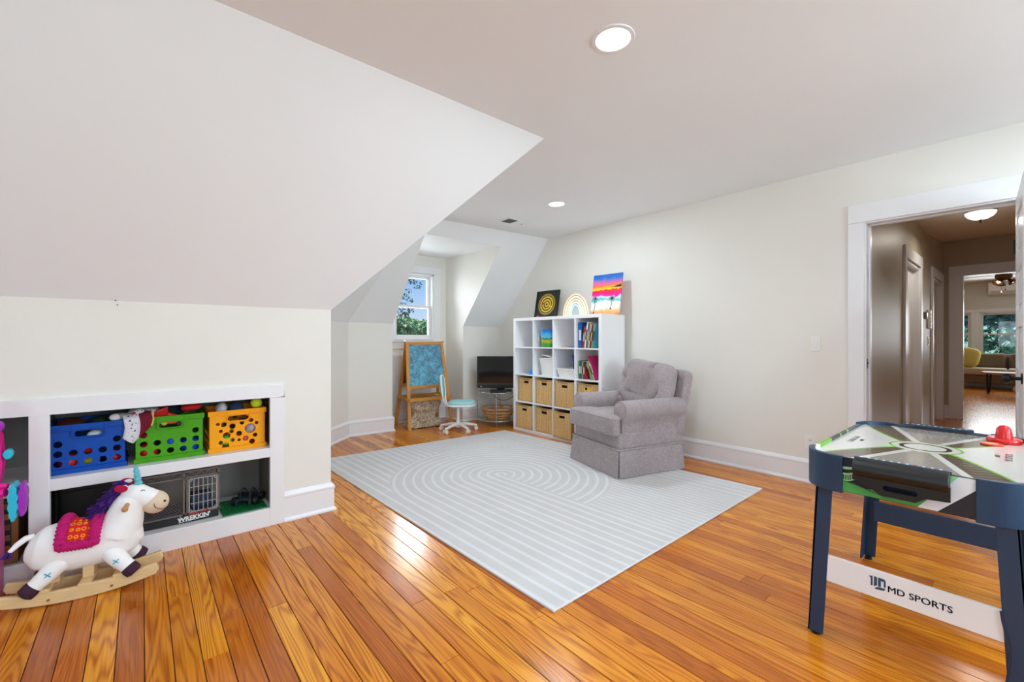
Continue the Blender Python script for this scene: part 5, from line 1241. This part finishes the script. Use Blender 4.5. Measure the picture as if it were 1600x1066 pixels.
gridl = n.M('MAXIMUM', n.M('LESS_THAN', n.M('FRACT', n.M('MULTIPLY', n.M('ADD', x, n.M('MULTIPLY', y, .6)), 24.0)), .06), 0.0)
dark = n.mix(gridl, lin((92, 80, 64)), lin((176, 166, 150)))
nz = n.noise(co, 90, 2)
grey = n.ramp(nz, [(.3, (150, 143, 134)), (.7, (168, 161, 152))])
c = n.mix(wedge, dark, grey); c = n.mix(wline, c, lin((222, 220, 214))); c = n.mix(cream, c, lin((224, 222, 216))); c = n.mix(green, c, lin((120, 200, 50)))
rr = n.M('SQRT', n.M('ADD', n.M('MULTIPLY', x, x), n.M('MULTIPLY', y, y)))
c = n.mix(n.M('LESS_THAN', rr, .115), c, lin((224, 222, 216))); c = n.mix(n.M('MULTIPLY', n.M('LESS_THAN', rr, .115), n.M('GREATER_THAN', rr, .107)), c, lin((120, 200, 50)))
c = n.mix(n.M('MULTIPLY', n.M('LESS_THAN', rr, .082), n.M('GREATER_THAN', rr, .066)), c, lin((70, 54, 44)))
n.color(c); n.b.inputs['Coat Weight'].default_value = .3
H = thing('air_hockey_table', 'navy air hockey table with green and white playing field', 'game table', (2.52, .27, 0), 0)
m = MB(); m.prism(rrect(2 * TL - .02, 2 * TWd - .02, .10, 8), ZS - .03, ZS); m.build('playing_field', 'rink_print', H)
m = MB(); m.prism(rrect(2 * TL - .04, 2 * TWd - .04, .09, 8), .60, .606); m.build('underside', 'cardboard', H)
for sx in (-1, 1):
    m = MB(); m.box((sx * TL - .012, -.205, .604), (sx * TL + .0, .205, .734)) if sx > 0 else m.box((-TL, -.205, .604), (-TL + .012, .205, .734)); ap = m.build('end_panel', 'navy_gloss', H, bevel=.001)
    if sx < 0: APN = ap
for sy in (-1, 1):
    y0 = sy * TWd; m = MB(); m.box((-.395, min(y0, y0 - sy * .012), .604), (.395, max(y0, y0 - sy * .012), .734)); sp_ = m.build('side_panel', 'navy_gloss', H, bevel=.001)
    for xa, xb, mt_ in ((-.395, -.33, 'decal_white'), (-.33, -.16, 'lime'), (.10, .13, 'lime'), (-.02, .0, 'lime')):
        m = MB(); m.box((xa, y0 - .0125 if sy > 0 else y0 - .0005, .70), (xb, y0 + .0005 if sy > 0 else y0 + .0125, .7348)); m.build('rail_decal', mt_, sp_)
for sx in (-1, 1):
    for sy in (-1, 1):
        cx, cy = sx * (TL - .108), sy * (TWd - .108); P1 = []; P2 = []
        for i in range(13):
            t_ = PI / 2 * i / 12; P1.append((cx + sx * .116 * math.cos(t_), cy + sy * .116 * math.sin(t_))); P2.append((cx + sx * .098 * math.cos(t_), cy + sy * .098 * math.sin(t_)))
        for_p = [(P1[0][0], P1[0][1] - sy * .02)] + P1 + [(P1[-1][0] - sx * .02, P1[-1][1])] + [(P2[-1][0] - sx * .02, P2[-1][1])] + P2[::-1] + [(P2[0][0], P2[0][1] - sy * .02)]
        m = MB(); m.prism(for_p, .598, .738); m.build('corner_guard', 'navy_plastic', H, bevel=.002)
        # leg: L-shaped, slightly splayed
        xo = sx * .472; yt, yb = sy * .238, sy * .27; lg = MB()
        def lp(z_, dy, dx): return (xo - sx * dx, (yt + (yb - yt) * (1 - z_ / .60)) - sy * dy, z_)
        for (d0, d1, e0, e1) in ((-.026, .026, 0, .008), (-.026, -.018, 0, .075)):
            vs = [lp(z_, dy, dx) for z_ in (.012, .604) for dy, dx in ((d0, e0), (d1, e0), (d1, e1), (d0, e1))]
            lg.add(vs, [(0, 1, 2, 3), (4, 5, 6, 7), (0, 1, 5, 4), (1, 2, 6, 5), (2, 3, 7, 6), (3, 0, 4, 7)])
        lgo = lg.build('leg', 'navy_plastic', H, bevel=.002)
        m = MB(); m.cyl((xo - sx * .02, yb, .0), (xo - sx * .02, yb, .013), .016, n=12); m.build('leveller', 'black_plastic', lgo)
# stretchers
m = MB(); m.box((-.470, -.232, .231), (-.458, .232, .331)); stf = m.build('front_stretcher', 'board_white', H, bevel=.001)
m = MB(); m.box((.372, -.232, .238), (.384, .232, .338)); m.build('rear_stretcher', 'navy_plastic', H, bevel=.001)
FACE = Matrix.Rotation(-PI / 2, 4, 'Z') @ STAND          # drawing plane turned to face -x
def fit(mb, w, h):
    xs = [v[0] for v in mb.v]; ys_ = [v[1] for v in mb.v]; mb.v = [((v[0] - (min(xs) + max(xs)) / 2) * w / (max(xs) - min(xs)), (v[1] - (min(ys_) + max(ys_)) / 2) * h / (max(ys_) - min(ys_)), v[2]) for v in mb.v]; return mb
tx = fit(text_mb('MD SPORTS', .040, .0004), .164, .022); tv_, tf_ = list(tx.v), list(tx.f)
for dx_ in (-.0005, .0005): tx.add([(a_2 + dx_, b_2 + dx_ * .5, c_2) for a_2, b_2, c_2 in tv_], tf_)
xf(tx, Matrix.Translation((-.4705, -.036, .279)) @ FACE); tx.build('lettering', 'logo_blue', stf, fix=False)
e = MB(); s_ = .0095                                     # emblem: angular m with a d
def plate(mb, pts, tx_, tz_, t=.0004):
    q = curve_plate(pts, [], t); mb.add(q.v, q.f)
plate(e, [(-.027, .022), (-.014, .026), (-.014, -.012), (-.020, -.015), (-.020, .016)], 0, 0); plate(e, [(-.010, .026), (.0, .026), (.0, -.008), (-.010, -.014)], 0, 0); plate(e, [(.003, .026), (.022, .026), (.027, .019), (.027, -.006), (.021, -.006), (.021, .015), (.012, .015), (.012, -.010), (.003, -.010)], 0, 0); plate(e, [(.003, -.013), (.027, -.010), (.022, -.020), (-.006, -.024), (-.006, -.018)], 0, 0)
xf(e, Matrix.Translation((-.4705, .077, .285)) @ FACE @ Matrix.Scale(.9, 4)); e.build('emblem', 'logo_blue', stf, fix=False)
# printed decals on the near end panel (y to the left)
def decal(nm, pts, mt_, off=.0006):
    q = curve_plate([(-y_, z_) for y_, z_ in pts], [], .0003); xf(q, Matrix.Translation((-TL - off, 0, 0)) @ FACE); q.build(nm, mt_, APN, fix=False)
decal('decal_green_field', [(.205, .606), (.205, .648), (.14, .640), (.02, .606), (-.03, .606)], 'decal_green')
decal('decal_green_field', [(.02, .606), (.10, .632), (-.06, .640), (-.045, .606)], 'decal_green')
decal('decal_grid', [(-.085, .66), (-.085, .732), (-.14, .732), (-.11, .70)], 'decal_mint')
decal('decal_white_stripe', [(-.035, .606), (-.085, .606), (-.205, .732), (-.135, .732)], 'decal_white', .0009)
decal('decal_dark', [(-.09, .606), (-.205, .606), (-.205, .732)], 'decal_dark', .0012)
fs_ = [(.203 - .08 * i / 12, .672 - .016 * math.sin(PI * i / 12 * .9) + .014 * (i / 12) ** 2) for i in range(13)]
decal('decal_film', [(a_2, b_2 + .016) for a_2, b_2 in fs_] + [(a_2, b_2 - .014) for a_2, b_2 in fs_[::-1]], 'decal_mint', .0009)
for k in range(1, 12):
    a_2, b_2 = fs_[k]; decal('decal_film_slot', [(a_2 + .0021, b_2 + .009), (a_2 - .0012, b_2 + .009), (a_2 - .0021, b_2 - .009), (a_2 + .0012, b_2 - .009)], 'decal_dark', .0014)
decal('decal_film_line', [(a_2, b_2 + .024 + .016 * math.sin(PI * i / 12)) for i, (a_2, b_2) in enumerate(fs_)] + [(a_2, b_2 + .020 + .010 * math.sin(PI * i / 12)) for i, (a_2, b_2) in list(enumerate(fs_))[::-1]], 'decal_mint', .0011)
# goal boxes at both ends
for sx in (-1, 1):
    xe = sx * TL; prof = [(xe, .742), (xe + sx * .018, .744), (xe + sx * .040, .735), (xe + sx * .052, .715), (xe + sx * .052, .700), (xe + sx * .044, .686), (xe + sx * .020, .678), (xe, .676)]
    m = MB(); m.prism(prof, -.115, .135, 'y'); gb = m.build('goal_box', 'black_plastic', H, bevel=.003)
    q = curve_plate([(-.125, .70), (.128, .70), (.128, .652), (.07, .648), (.045, .628), (-.045, .628), (-.08, .65), (-.125, .668)], [rrect(.090, .018, .0085, 4, .005, .657)], .004); xf(q, Matrix.Translation((xe + sx * .034, .01, 0)) @ FACE); q.build('puck_tray', 'black_plastic', gb, fix=False)
    m = MB(); m.box((xe - .003 if sx < 0 else xe - .012, -.118, .735), (xe + .012 if sx < 0 else xe + .003, .138, .744)); m.build('score_rail', 'navy_plastic', gb, bevel=.001)
    for k in range(11):
        m = MB(); yk = .118 - k * .021; m.box((min(xe - sx * .011, xe - sx * .005), yk - .004, .7425), (max(xe - sx * .011, xe - sx * .005), yk + .004, .7455)); m.build('score_bead', 'decal_white' if k != 7 else mat('bead_red', (226, 30, 70), .4), gb)
    m = MB(); m.box((min(xe - sx * .014, xe - sx * .0125), -.10, ZS - .001), (max(xe - sx * .014, xe - sx * .0125), .12, ZS + .010)); m.build('goal_slot', 'sign_black', gb)
# small logos on the field
for sy, xx in ((1, -.03), (-1, .03)):
    q = text_mb('MD SPORTS', .030, .0002); xf(q, Matrix.Translation((xx, sy * .235, ZS + .0003)) @ Matrix.Rotation(PI if sy > 0 else 0, 4, 'Z')); q.build('field_lettering', 'decal_dark', H, fix=False)
    q = MB(); 
    for pp in ([(-.02, -.006), (-.012, .008), (-.002, .008), (-.01, -.006)], [(-.006, -.006), (.002, .008), (.012, .008), (.004, -.006)], [(.008, -.006), (.016, .008), (.028, .008), (.02, -.006)]): plate(q, pp, 0, 0, .0002)
    xf(q, Matrix.Translation((xx, sy * .205, ZS + .0003)) @ Matrix.Rotation(PI if sy > 0 else 0, 4, 'Z')); q.build('field_emblem', 'decal_dark', H, fix=False)
for i, (xm, ym, lab) in enumerate(((2.90, .055, 'red knobbed mallet beside the flat puck on the air hockey table'), (2.90, .170 - .235, 'red knobbed mallet by the far corner of the air hockey table'))):
    o = thing('mallet', lab, 'mallet', (xm, ym, ZS + .0005), 0, 'air hockey mallets')
    m = MB(); m.lathe([(.001, 0), (.052, 0), (.055, .004), (.055, .016), (.050, .022), (.030, .022), (.027, .019)], n=28, cap=False); m.build('rim', 'mallet_red', o, smooth=40)
    m = MB(); m.lathe([(.028, .019), (.026, .04), (.0235, .060), (.016, .072), (.006, .076), (.001, .077)], n=24, cap=False); m.build('knob', 'mallet_red', o, smooth=60)
o = thing('puck', 'flat orange-red puck lying on the air hockey table', 'puck', (2.80, .088, ZS + .0005))
m = MB(); m.lathe([(.001, 0), (.034, 0), (.036, .002), (.036, .005), (.034, .007), (.028, .007), (.026, .0055), (.001, .0055)], n=28, cap=False); m.build('disc', mat('puck_orange', (226, 72, 44), .35), o, smooth=40)
m = MB(); m.lathe([(.001, .0056), (.022, .0056), (.022, .0062), (.001, .0062)], n=24, cap=False); m.build('centre_label', mat('puck_pale', (238, 170, 140), .4), o)
m = MB(); m.tube([(-.476, -.224, .33), (-.478, -.228, .30), (-.478, -.236, .26), (-.477, -.243, .22), (-.477, -.242, .17), (-.478, -.237, .12), (-.48, -.228, .07), (-.485, -.215, .03), (-.50, -.20, .005), (-.56, -.22, .005), (-.60, -.30, .005)], .0028, 6); m.build('power_cord', mat('cord_navy', (28, 44, 66), .5), H, smooth=60)

# ------------------------------------------------------------------ wall and ceiling fittings
o = thing('light_switch', 'white rocker light switch on the wall beside the doorway', 'light switch', (XR, 1.10, 1.143))
m = MB(); m.box((-.006, -.037, -.060), (0, .037, .060)); m.build('plate', 'white_plastic', o, bevel=.002)
m = MB(); m.box((-.009, -.017, -.033), (-.006, .017, .033)); m.build('rocker', 'white_plastic', o, bevel=.0015)
o = thing('wall_outlet', 'white wall outlet low on the wall behind the air hockey table', 'outlet', (XR, 1.135, .325))
m = MB(); m.box((-.006, -.036, -.058), (0, .036, .058)); m.build('plate', 'white_plastic', o, bevel=.002)
for z_ in (-.022, .022):
    m = MB(); m.prism([(a_2, z_ + b_2) for a_2, b_2 in rrect(.03, .03, .012, 4)], -.008, -.006, 'x'); so = m.build('socket', 'white_plastic', o)
    m = MB(); m.box((-.0085, -.008, z_ - .004), (-.008, -.005, z_ + .007)); m.box((-.0085, .005, z_ - .004), (-.008, .008, z_ + .007)); m.build('slots', 'sign_black', so)
for i, (x_, z_) in enumerate(((-.105, 1.386), (-.098, 1.362))):
    m = MB(); y_ = YK - (.004 if i else .008); m.cyl((x_, YK + .004, z_), (x_, y_ - .004, z_ - .002), .0028, n=8); tag(m.build('wall_nail', 'dark_metal'), 'small dark nail %s the crease above the knee wall' % ('just below' if i else 'in'), 'nail')
# air vent in the ceiling
o = thing('ceiling_vent', 'white ceiling register with dark grille', 'vent', (3.27, 3.80, HC))
m = MB(); m.box((-.155, -.095, -.008), (.155, -.075, 0)); m.box((-.155, .075, -.008), (.155, .095, 0)); m.box((-.155, -.075, -.008), (-.135, .075, 0)); m.box((.135, -.075, -.008), (.155, .075, 0)); m.build('frame', 'trim_white', o, bevel=.002)
m = MB(); m.box((-.135, -.075, -.002), (.135, .075, -.0005)); m.build('duct', 'sign_black', o)
for k in range(9):
    m = MB(); x_ = -.125 + k * .014; m.beam((x_, -.075, -.006), (x_, .075, -.006), .003, .010); m.build('vane', mat('vane_grey', (120, 120, 116), .5), o)
m = MB(); m.box((.0, -.075, -.006), (.135, .075, -.002)); m.build('closed_damper', 'trim_white', o, bevel=.001)
m = MB(); m.box((.11, .0, -.02), (.116, .006, -.006)); m.build('lever', 'vane_grey', o)
# recessed lights: each has its own disc lamp
def downlight(label, x_, y_, z_, power):
    o = thing('recessed_light', label, 'ceiling light', (x_, y_, z_), 0, 'recessed ceiling lights')
    m = MB(); m.lathe([(.076, -.001), (.078, -.006), (.094, -.005), (.097, 0)], n=36, cap=False); m.build('trim_ring', 'trim_white', o, smooth=40)
    m = MB(); m.lathe([(.001, -.003), (.074, -.003), (.077, -.002)], n=36, cap=False); m.build('lens', mat('lens_glow', (255, 252, 244), .4, emit=(255, 250, 240), estr=5), o)
    l = area('downlight', (x_, y_, z_ - .012), (0, 0, 0), .14, .14, power, (.82, .93, 1), 'DISK')
PW = 23
downlight('round recessed ceiling light over the wooden floor near the slope', 1.62, 1.20, HC, PW)
downlight('round recessed ceiling light near the ceiling register', 3.165, 3.03, HC, PW)
downlight('added unseen recessed ceiling light over the air hockey table end', 3.2, -.6, HC, PW)  # this one and the next are out of view, added to light the room
downlight('added unseen recessed ceiling light behind the viewer', .1, -.6, HC, PW)

# ------------------------------------------------------------------ hall fittings
mat('bronze', (70, 58, 44), .35, metal=.9); mat('dome_glow', (255, 246, 226), .4, emit=(255, 240, 214), estr=5)
o = thing('dome_light', 'white glass bowl ceiling light with bronze finial in the hall', 'ceiling light', (6.55, .285, HZ)); o.scale = (.62, .62, .72)
m = MB(); m.lathe([(.06, 0), (.15, -.005), (.185, -.02), (.185, -.03)], n=32, cap=False); m.build('pan', 'bronze', o, smooth=40)
m = MB(); m.lathe([(.185, -.022), (.18, -.05), (.15, -.09), (.09, -.12), (.012, -.132)], n=32, cap=False); m.build('bowl', 'dome_glow', o, smooth=60)
m = MB(); m.lathe([(.003, -.125), (.022, -.132), (.024, -.142), (.010, -.150), (.014, -.162), (.006, -.180), (.001, -.185)], n=16, cap=False); m.build('finial', 'bronze', o, smooth=60)
area('hall_lamp', (6.55, .285, HZ - .16), (0, 0, 0), .3, .3, 11, (1, .93, .82), 'DISK')
o = thing('thermostat', 'small dark thermostat on the hall wall', 'thermostat', (7.33, HY, 1.47)); m = MB(); m.box((-.05, -.022, -.045), (.05, 0, .045)); m.build('body', mat('thermo_grey', (96, 94, 90), .4), o, bevel=.006); m = MB(); m.box((-.03, -.024, -.01), (.03, -.022, .025)); m.build('display', 'tv_screen', o)
o = thing('intercom_panel', 'white wall panel with buttons beside the thermostat', 'wall panel', (7.62, HY, 1.43)); m = MB(); m.box((-.05, -.03, -.12), (.05, 0, .12)); m.build('body', 'white_plastic', o, bevel=.006)
for k in range(4): m = MB(); m.box((-.03, -.033, -.09 + k * .045), (.03, -.03, -.065 + k * .045)); m.build('button', 'grey_metal', o)
o = thing('light_switch', 'white light switch on the hall wall below the panel', 'light switch', (7.62, HY, 1.155)); m = MB(); m.box((-.037, -.006, -.06), (.037, 0, .06)); m.build('plate', 'white_plastic', o, bevel=.002); m = MB(); m.box((-.016, -.010, -.03), (.016, -.006, .03)); m.build('rocker', 'white_plastic', o)

# ------------------------------------------------------------------ far sitting room
mat('sofa_brown', (104, 88, 70), .85, var=.12, vscale=6); mat('sofa_cream', (176, 164, 146), .9)
o = thing('sofa', 'long brown sofa under the far windows', 'sofa', (15.35, -.25, 0))
m = MB(); m.box((-.40, -1.45, .14), (.42, 1.45, .34)); m.build('base', 'sofa_brown', o, bevel=.03, seg=3)
m = MB(); m.box((.20, -1.40, .34), (.46, 1.45, .80)); m.build('backrest', 'sofa_brown', o, bevel=.07, seg=4)
for k in range(3): m = MB(); y_ = -1.40 + k * .945; m.box((-.44, y_, .34), (.24, y_ + .935, .50)); m.build('seat_cushion', 'sofa_cream', o, bevel=.045, seg=3)
for k in range(3): m = MB(); y_ = -1.40 + k * .945; m.cbox((.16, y_ + .47, .66), (.16, .90, .36), Matrix.Rotation(math.radians(12), 3, 'Y')); m.build('back_cushion', 'sofa_brown', o, bevel=.06, seg=3)
for sx in (-.32, .34):
    for sy in (-1.35, 1.35): m = MB(); m.cyl((sx, sy, 0), (sx, sy, .15), .02, .03, 10); m.build('leg', 'easel_wood', o)
def pillow2(u, v, w=.24, t=.09):
    th = 2 * PI * u; ph = PI * (v - .5); return (t * spow(math.cos(ph), .9) * spow(math.sin(th), 1.0), w * spow(math.cos(ph), .55) * spow(math.cos(th), .55), w * spow(math.sin(ph), .55))
m = MB(); m.grid(pillow2, 32, 18, closeu=True); xf(m, Matrix.Rotation(math.radians(18), 4, 'Y') @ Matrix.Rotation(math.radians(10), 4, 'X')); tag(m.build('cushion', mat('cushion_mustard', (196, 180, 96), .9), smooth=180, loc=(15.10, .90, .745), weld=True), 'mustard yellow cushion at the end of the sofa', 'cushion')
o = thing('coffee_table', 'small wooden coffee table on black hairpin legs', 'table', (13.9, .05, 0))
m = MB(); m.prism([(-.28, -.55), (.28, -.5), (.30, .50), (.1, .56), (-.26, .50)], .44, .475); m.build('top', mat('walnut', (150, 110, 80), .35, var=.15, vscale=6), o, bevel=.006)
for sx in (-.2, .22):
    for sy in (-.42, .40): m = MB(); m.tube([(sx - .05, sy, .44), (sx, sy + .03, .008), (sx, sy + .05, .008), (sx + .05, sy + .06, .44)], .008, 6); m.build('hairpin_leg', 'dark_metal', o, smooth=60)
m = MB(); m.ell((0, 0, 0), (.26, .26, .17), 24); tag(m.build('pouf', mat('pouf_beige', (190, 160, 128), .9, bump=.3, bscale=60), smooth=True, loc=(13.2, -.12, .17)), 'beige round pouf beside the coffee table', 'pouf')
o = thing('air_conditioner', 'white wall-mounted air conditioner above the far windows', 'air conditioner', (LX, .12, 2.26))
m = MB(); m.prism([(0, 0), (-.17, .03), (-.21, .10), (-.21, .28), (-.18, .31), (0, .31)], -.44, .44, 'y'); m.build('case', 'white_plastic', o, bevel=.012, seg=3)
m = MB(); m.cbox((-.192, 0, .062), (.006, .80, .06), Matrix.Rotation(math.radians(-30), 3, 'Y')); m.build('louvre', mat('ac_grey', (196, 198, 200), .4), o)
o = thing('ceiling_fan', 'brown ceiling fan with lit shades in the far room', 'ceiling fan', (12.6, .245, LZ))
m = MB(); m.lathe([(.001, 0), (.08, 0), (.075, -.04), (.03, -.07), (.03, -.16), (.09, -.18), (.12, -.22), (.11, -.28), (.05, -.32), (.001, -.32)], n=24, cap=False); m.build('motor', mat('fan_brown', (120, 84, 48), .35, metal=.5), o, smooth=50)
for k in range(5):
    a_ = 2 * PI * k / 5 + 1.35; M_ = Matrix.Rotation(a_, 4, 'Z'); m = MB(); m.prism([(.14, -.05), (.62, -.075), (.68, 0), (.62, .075), (.14, .05)], -.215, -.205); xf(m, M_); m.build('blade', mat('fan_blade', (120, 112, 102), .4), o, bevel=.003)
for k in range(3):
    a_ = 2 * PI * k / 3 + .4; m = MB(); m.lathe([(.02, 0), (.03, -.03), (.075, -.085), (.08, -.09)], n=18, cap=False); xf(m, Matrix.Rotation(a_, 4, 'Z') @ Matrix.Translation((.07, 0, -.30)) @ Matrix.Rotation(math.radians(-38), 4, 'Y')); sh = m.build('lamp_shade', 'fan_brown', o, smooth=60, solid=.003)
    m = MB(); m.ell((0, 0, -.05), (.028, .028, .035), 12); xf(m, Matrix.Rotation(a_, 4, 'Z') @ Matrix.Translation((.07, 0, -.30)) @ Matrix.Rotation(math.radians(-38), 4, 'Y')); m.build('bulb', mat('bulb_glow', (255, 236, 200), .4, emit=(255, 226, 180), estr=12), sh, smooth=True)
for dy in (-.02, .03): m = MB(); m.cyl((0, dy, -.32), (0, dy, -.50 - dy), .0025, n=6); m.ell((0, dy, -.51 - dy), (.010, .010, .014), 8); m.build('pull_chain', 'fan_brown', o)
area('living_lamp', (12.6, .245, 2.12), (0, 0, 0), .3, .3, 10, (1, .9, .75), 'DISK')

# ------------------------------------------------------------------ outdoors
m = MB(); m.poly((-150, -150, -5.2), (200, -150, -5.2), (200, 200, -5.2), (-150, 200, -5.2))
tag(m.build('lawn', mat('grass', (90, 112, 60), .95, var=.2, vscale=.6)), 'green ground outside the house', 'ground', kind='structure')
mat('bark', (74, 60, 46), .9, var=.2, vscale=6)
def leafmat(nm, rgb):
    n = NT(nm, .7); g = n.node('ShaderNodeNewGeometry'); v = n.noise(g.outputs['Position'], 1.3, 3); v2 = n.noise(g.outputs['Position'], 11, 2)
    d_ = tuple(int(q * .55) for q in rgb); b_ = tuple(min(255, int(q * 1.25)) for q in rgb)
    n.color(n.ramp(n.M('ADD', n.M('MULTIPLY', v, .6), n.M('MULTIPLY', v2, .4)), [(.35, d_), (.5, rgb), (.65, b_)])); n.b.inputs['Subsurface Weight'].default_value = 0
    return n.m
leafmat('leaf_mid', (140, 178, 132)); leafmat('leaf_yellow', (186, 196, 122)); leafmat('leaf_dark', (66, 96, 84)); leafmat('leaf_blue', (128, 172, 156))
def leaves(mb, rnd, c, r, count, size):
    for _ in range(count):
        while True:
            p = Vector((rnd.uniform(-1, 1), rnd.uniform(-1, 1), rnd.uniform(-1, 1)))
            if .0 < p.length <= 1: break
        p = p.normalized() * (p.length ** .45)
        q = Vector((c[0] + p.x * r[0], c[1] + p.y * r[1], c[2] + p.z * r[2]))
        a = Vector((rnd.uniform(-1, 1), rnd.uniform(-1, 1), rnd.uniform(-1, 1))).normalized(); b = a.cross(Vector((rnd.uniform(-1, 1), rnd.uniform(-1, 1), rnd.uniform(-1, 1)))).normalized()
        s = size * rnd.uniform(.6, 1.3)
        mb.add([q - a * s, q + b * s * .5, q + a * s, q - b * s * .5], [(0, 1, 2, 3)])
def tree(label, x_, y_, top, r, mt_, seed, size=.13, n_=5200, zb=-5.2):
    rnd = random.Random(seed); o = thing('tree', label, 'tree', (x_, y_, zb), 0, 'trees outside'); h = top - zb
    m = MB(); m.tube([(0, 0, 0), (.1, .05, h * .35), (0, .1, h * .7)], [.26, .2, .1], 10)
    for k in range(5):
        a = 2 * PI * k / 5; m.tube([(.05, .05, h * (.35 + .06 * k)), (r * .4 * math.cos(a), r * .4 * math.sin(a), h * (.5 + .06 * k)), (r * .7 * math.cos(a), r * .7 * math.sin(a), h * (.58 + .06 * k))], [.1, .06, .03], 6)
    m.build('trunk', 'bark', o, smooth=60)
    m = MB()
    for k in range(14):
        a = rnd.uniform(0, 2 * PI); q = rnd.uniform(0, .62) * r; zz = h - r * .55 - rnd.uniform(0, r * 1.7); rr_ = r * rnd.uniform(.38, .55)
        if k < 3: zz = h - rr_ * .8; q *= .4
        leaves(m, rnd, (q * math.cos(a), q * math.sin(a), zz), (rr_, rr_, rr_ * .8), n_ // 14, size)
    cr = m.build('crown', mt_, o, fix=False); cr['kind'] = 'stuff'
    return o
tree('bushy green tree outside, tallest beyond the dormer window', 9.9, 20.6, 2.35, 1.5, 'leaf_mid', 1)
tree('green tree with rounded crown beyond the dormer window', 14.3, 26.8, 2.5, 1.8, 'leaf_mid', 2)
tree('yellowish green lower tree beyond the dormer window', 13.3, 22.3, 1.45, 1.5, 'leaf_yellow', 3)
tree('dark green tree beyond the dormer window edge', 6.2, 21.5, 2.3, 1.7, 'leaf_dark', 4)
tree('blue-green tree outside the sitting room window', 22.5, .9, 4.2, 2.6, 'leaf_blue', 5, .17, 12000)
tree('blue-green bushy tree by the sofa window', 28.5, 1.6, 4.6, 2.9, 'leaf_blue', 6, .2, 12000)
tree('deep green tree outside the sitting room corner', 22.5, 6.6, 4.4, 2.6, 'leaf_blue', 8, .16)
# tree whose outer twigs reach into the view of the dormer window
rnd = random.Random(21); o = thing('tree', 'tree beside the dormer whose dark leafy twigs cross the sky', 'tree', (2.4, 10.2, -5.2), 0, 'trees outside')
m = MB(); m.tube([(0, 0, 0), (.1, 0, 4), (.2, -.1, 8), (.25, -.1, 9.3)], [.3, .24, .14, .06], 10)
tw = [[(.15, 0, 6.0), (.9, -.3, 6.8), (1.75, -.6, 7.02), (2.2, -.7, 7.10)], [(.2, -.1, 6.8), (1.0, -.4, 7.5), (1.85, -.6, 7.72), (2.15, -.65, 7.70), (2.55, -.7, 7.73)], [(.1, 0, 5.2), (.8, -.2, 6.0), (1.5, -.5, 6.35), (1.75, -.55, 6.4)], [(.2, -.1, 8), (.9, -.3, 8.6), (1.8, -.6, 8.8)], [(.1, 0, 5.0), (-.8, .2, 6.4), (-1.5, .3, 7.0)]]
for p in tw: m.tube(p, [.07, .03, .012, .007, .005][:len(p)], 6)
m.build('trunk', 'bark', o, smooth=60); m = MB()
for c_, r_, q in (((2.55, -0.65, 7.77), 0.1, 35), ((2.7, -0.65, 7.69), 0.12, 40), ((2.47, -0.65, 7.53), 0.08, 18), ((2.38, -0.65, 7.39), 0.1, 32), ((2.5, -0.65, 7.3), 0.09, 24), ((2.33, -0.65, 7.2), 0.1, 35), ((2.28, -0.65, 7.02), 0.11, 46), ((2.4, -0.65, 7.04), 0.11, 40), ((2.55, -0.65, 7.06), 0.07, 15), ((2.2, -0.65, 6.89), 0.11, 40), ((2.3, -0.65, 6.8), 0.08, 21), ((2.43, -0.65, 6.93), 0.06, 10), ((2.98, -0.65, 7.84), 0.05, 6), ((3.13, -0.65, 7.86), 0.05, 6), ((2.84, -0.65, 7.84), 0.06, 8), ((2.14, -0.65, 6.76), 0.1, 29), ((1.0, -.3, 7.4), .5, 500), ((1.0, -.3, 6.5), .5, 500), ((.3, 0, 8.6), .8, 1200), ((-.9, .2, 7.0), .8, 900), ((1.2, -.4, 8.7), .5, 500)):
    leaves(m, rnd, c_, (r_, r_, r_ * .8), q, .034)
m.build('foliage', 'leaf_dark', o, fix=False)['kind'] = 'stuff'
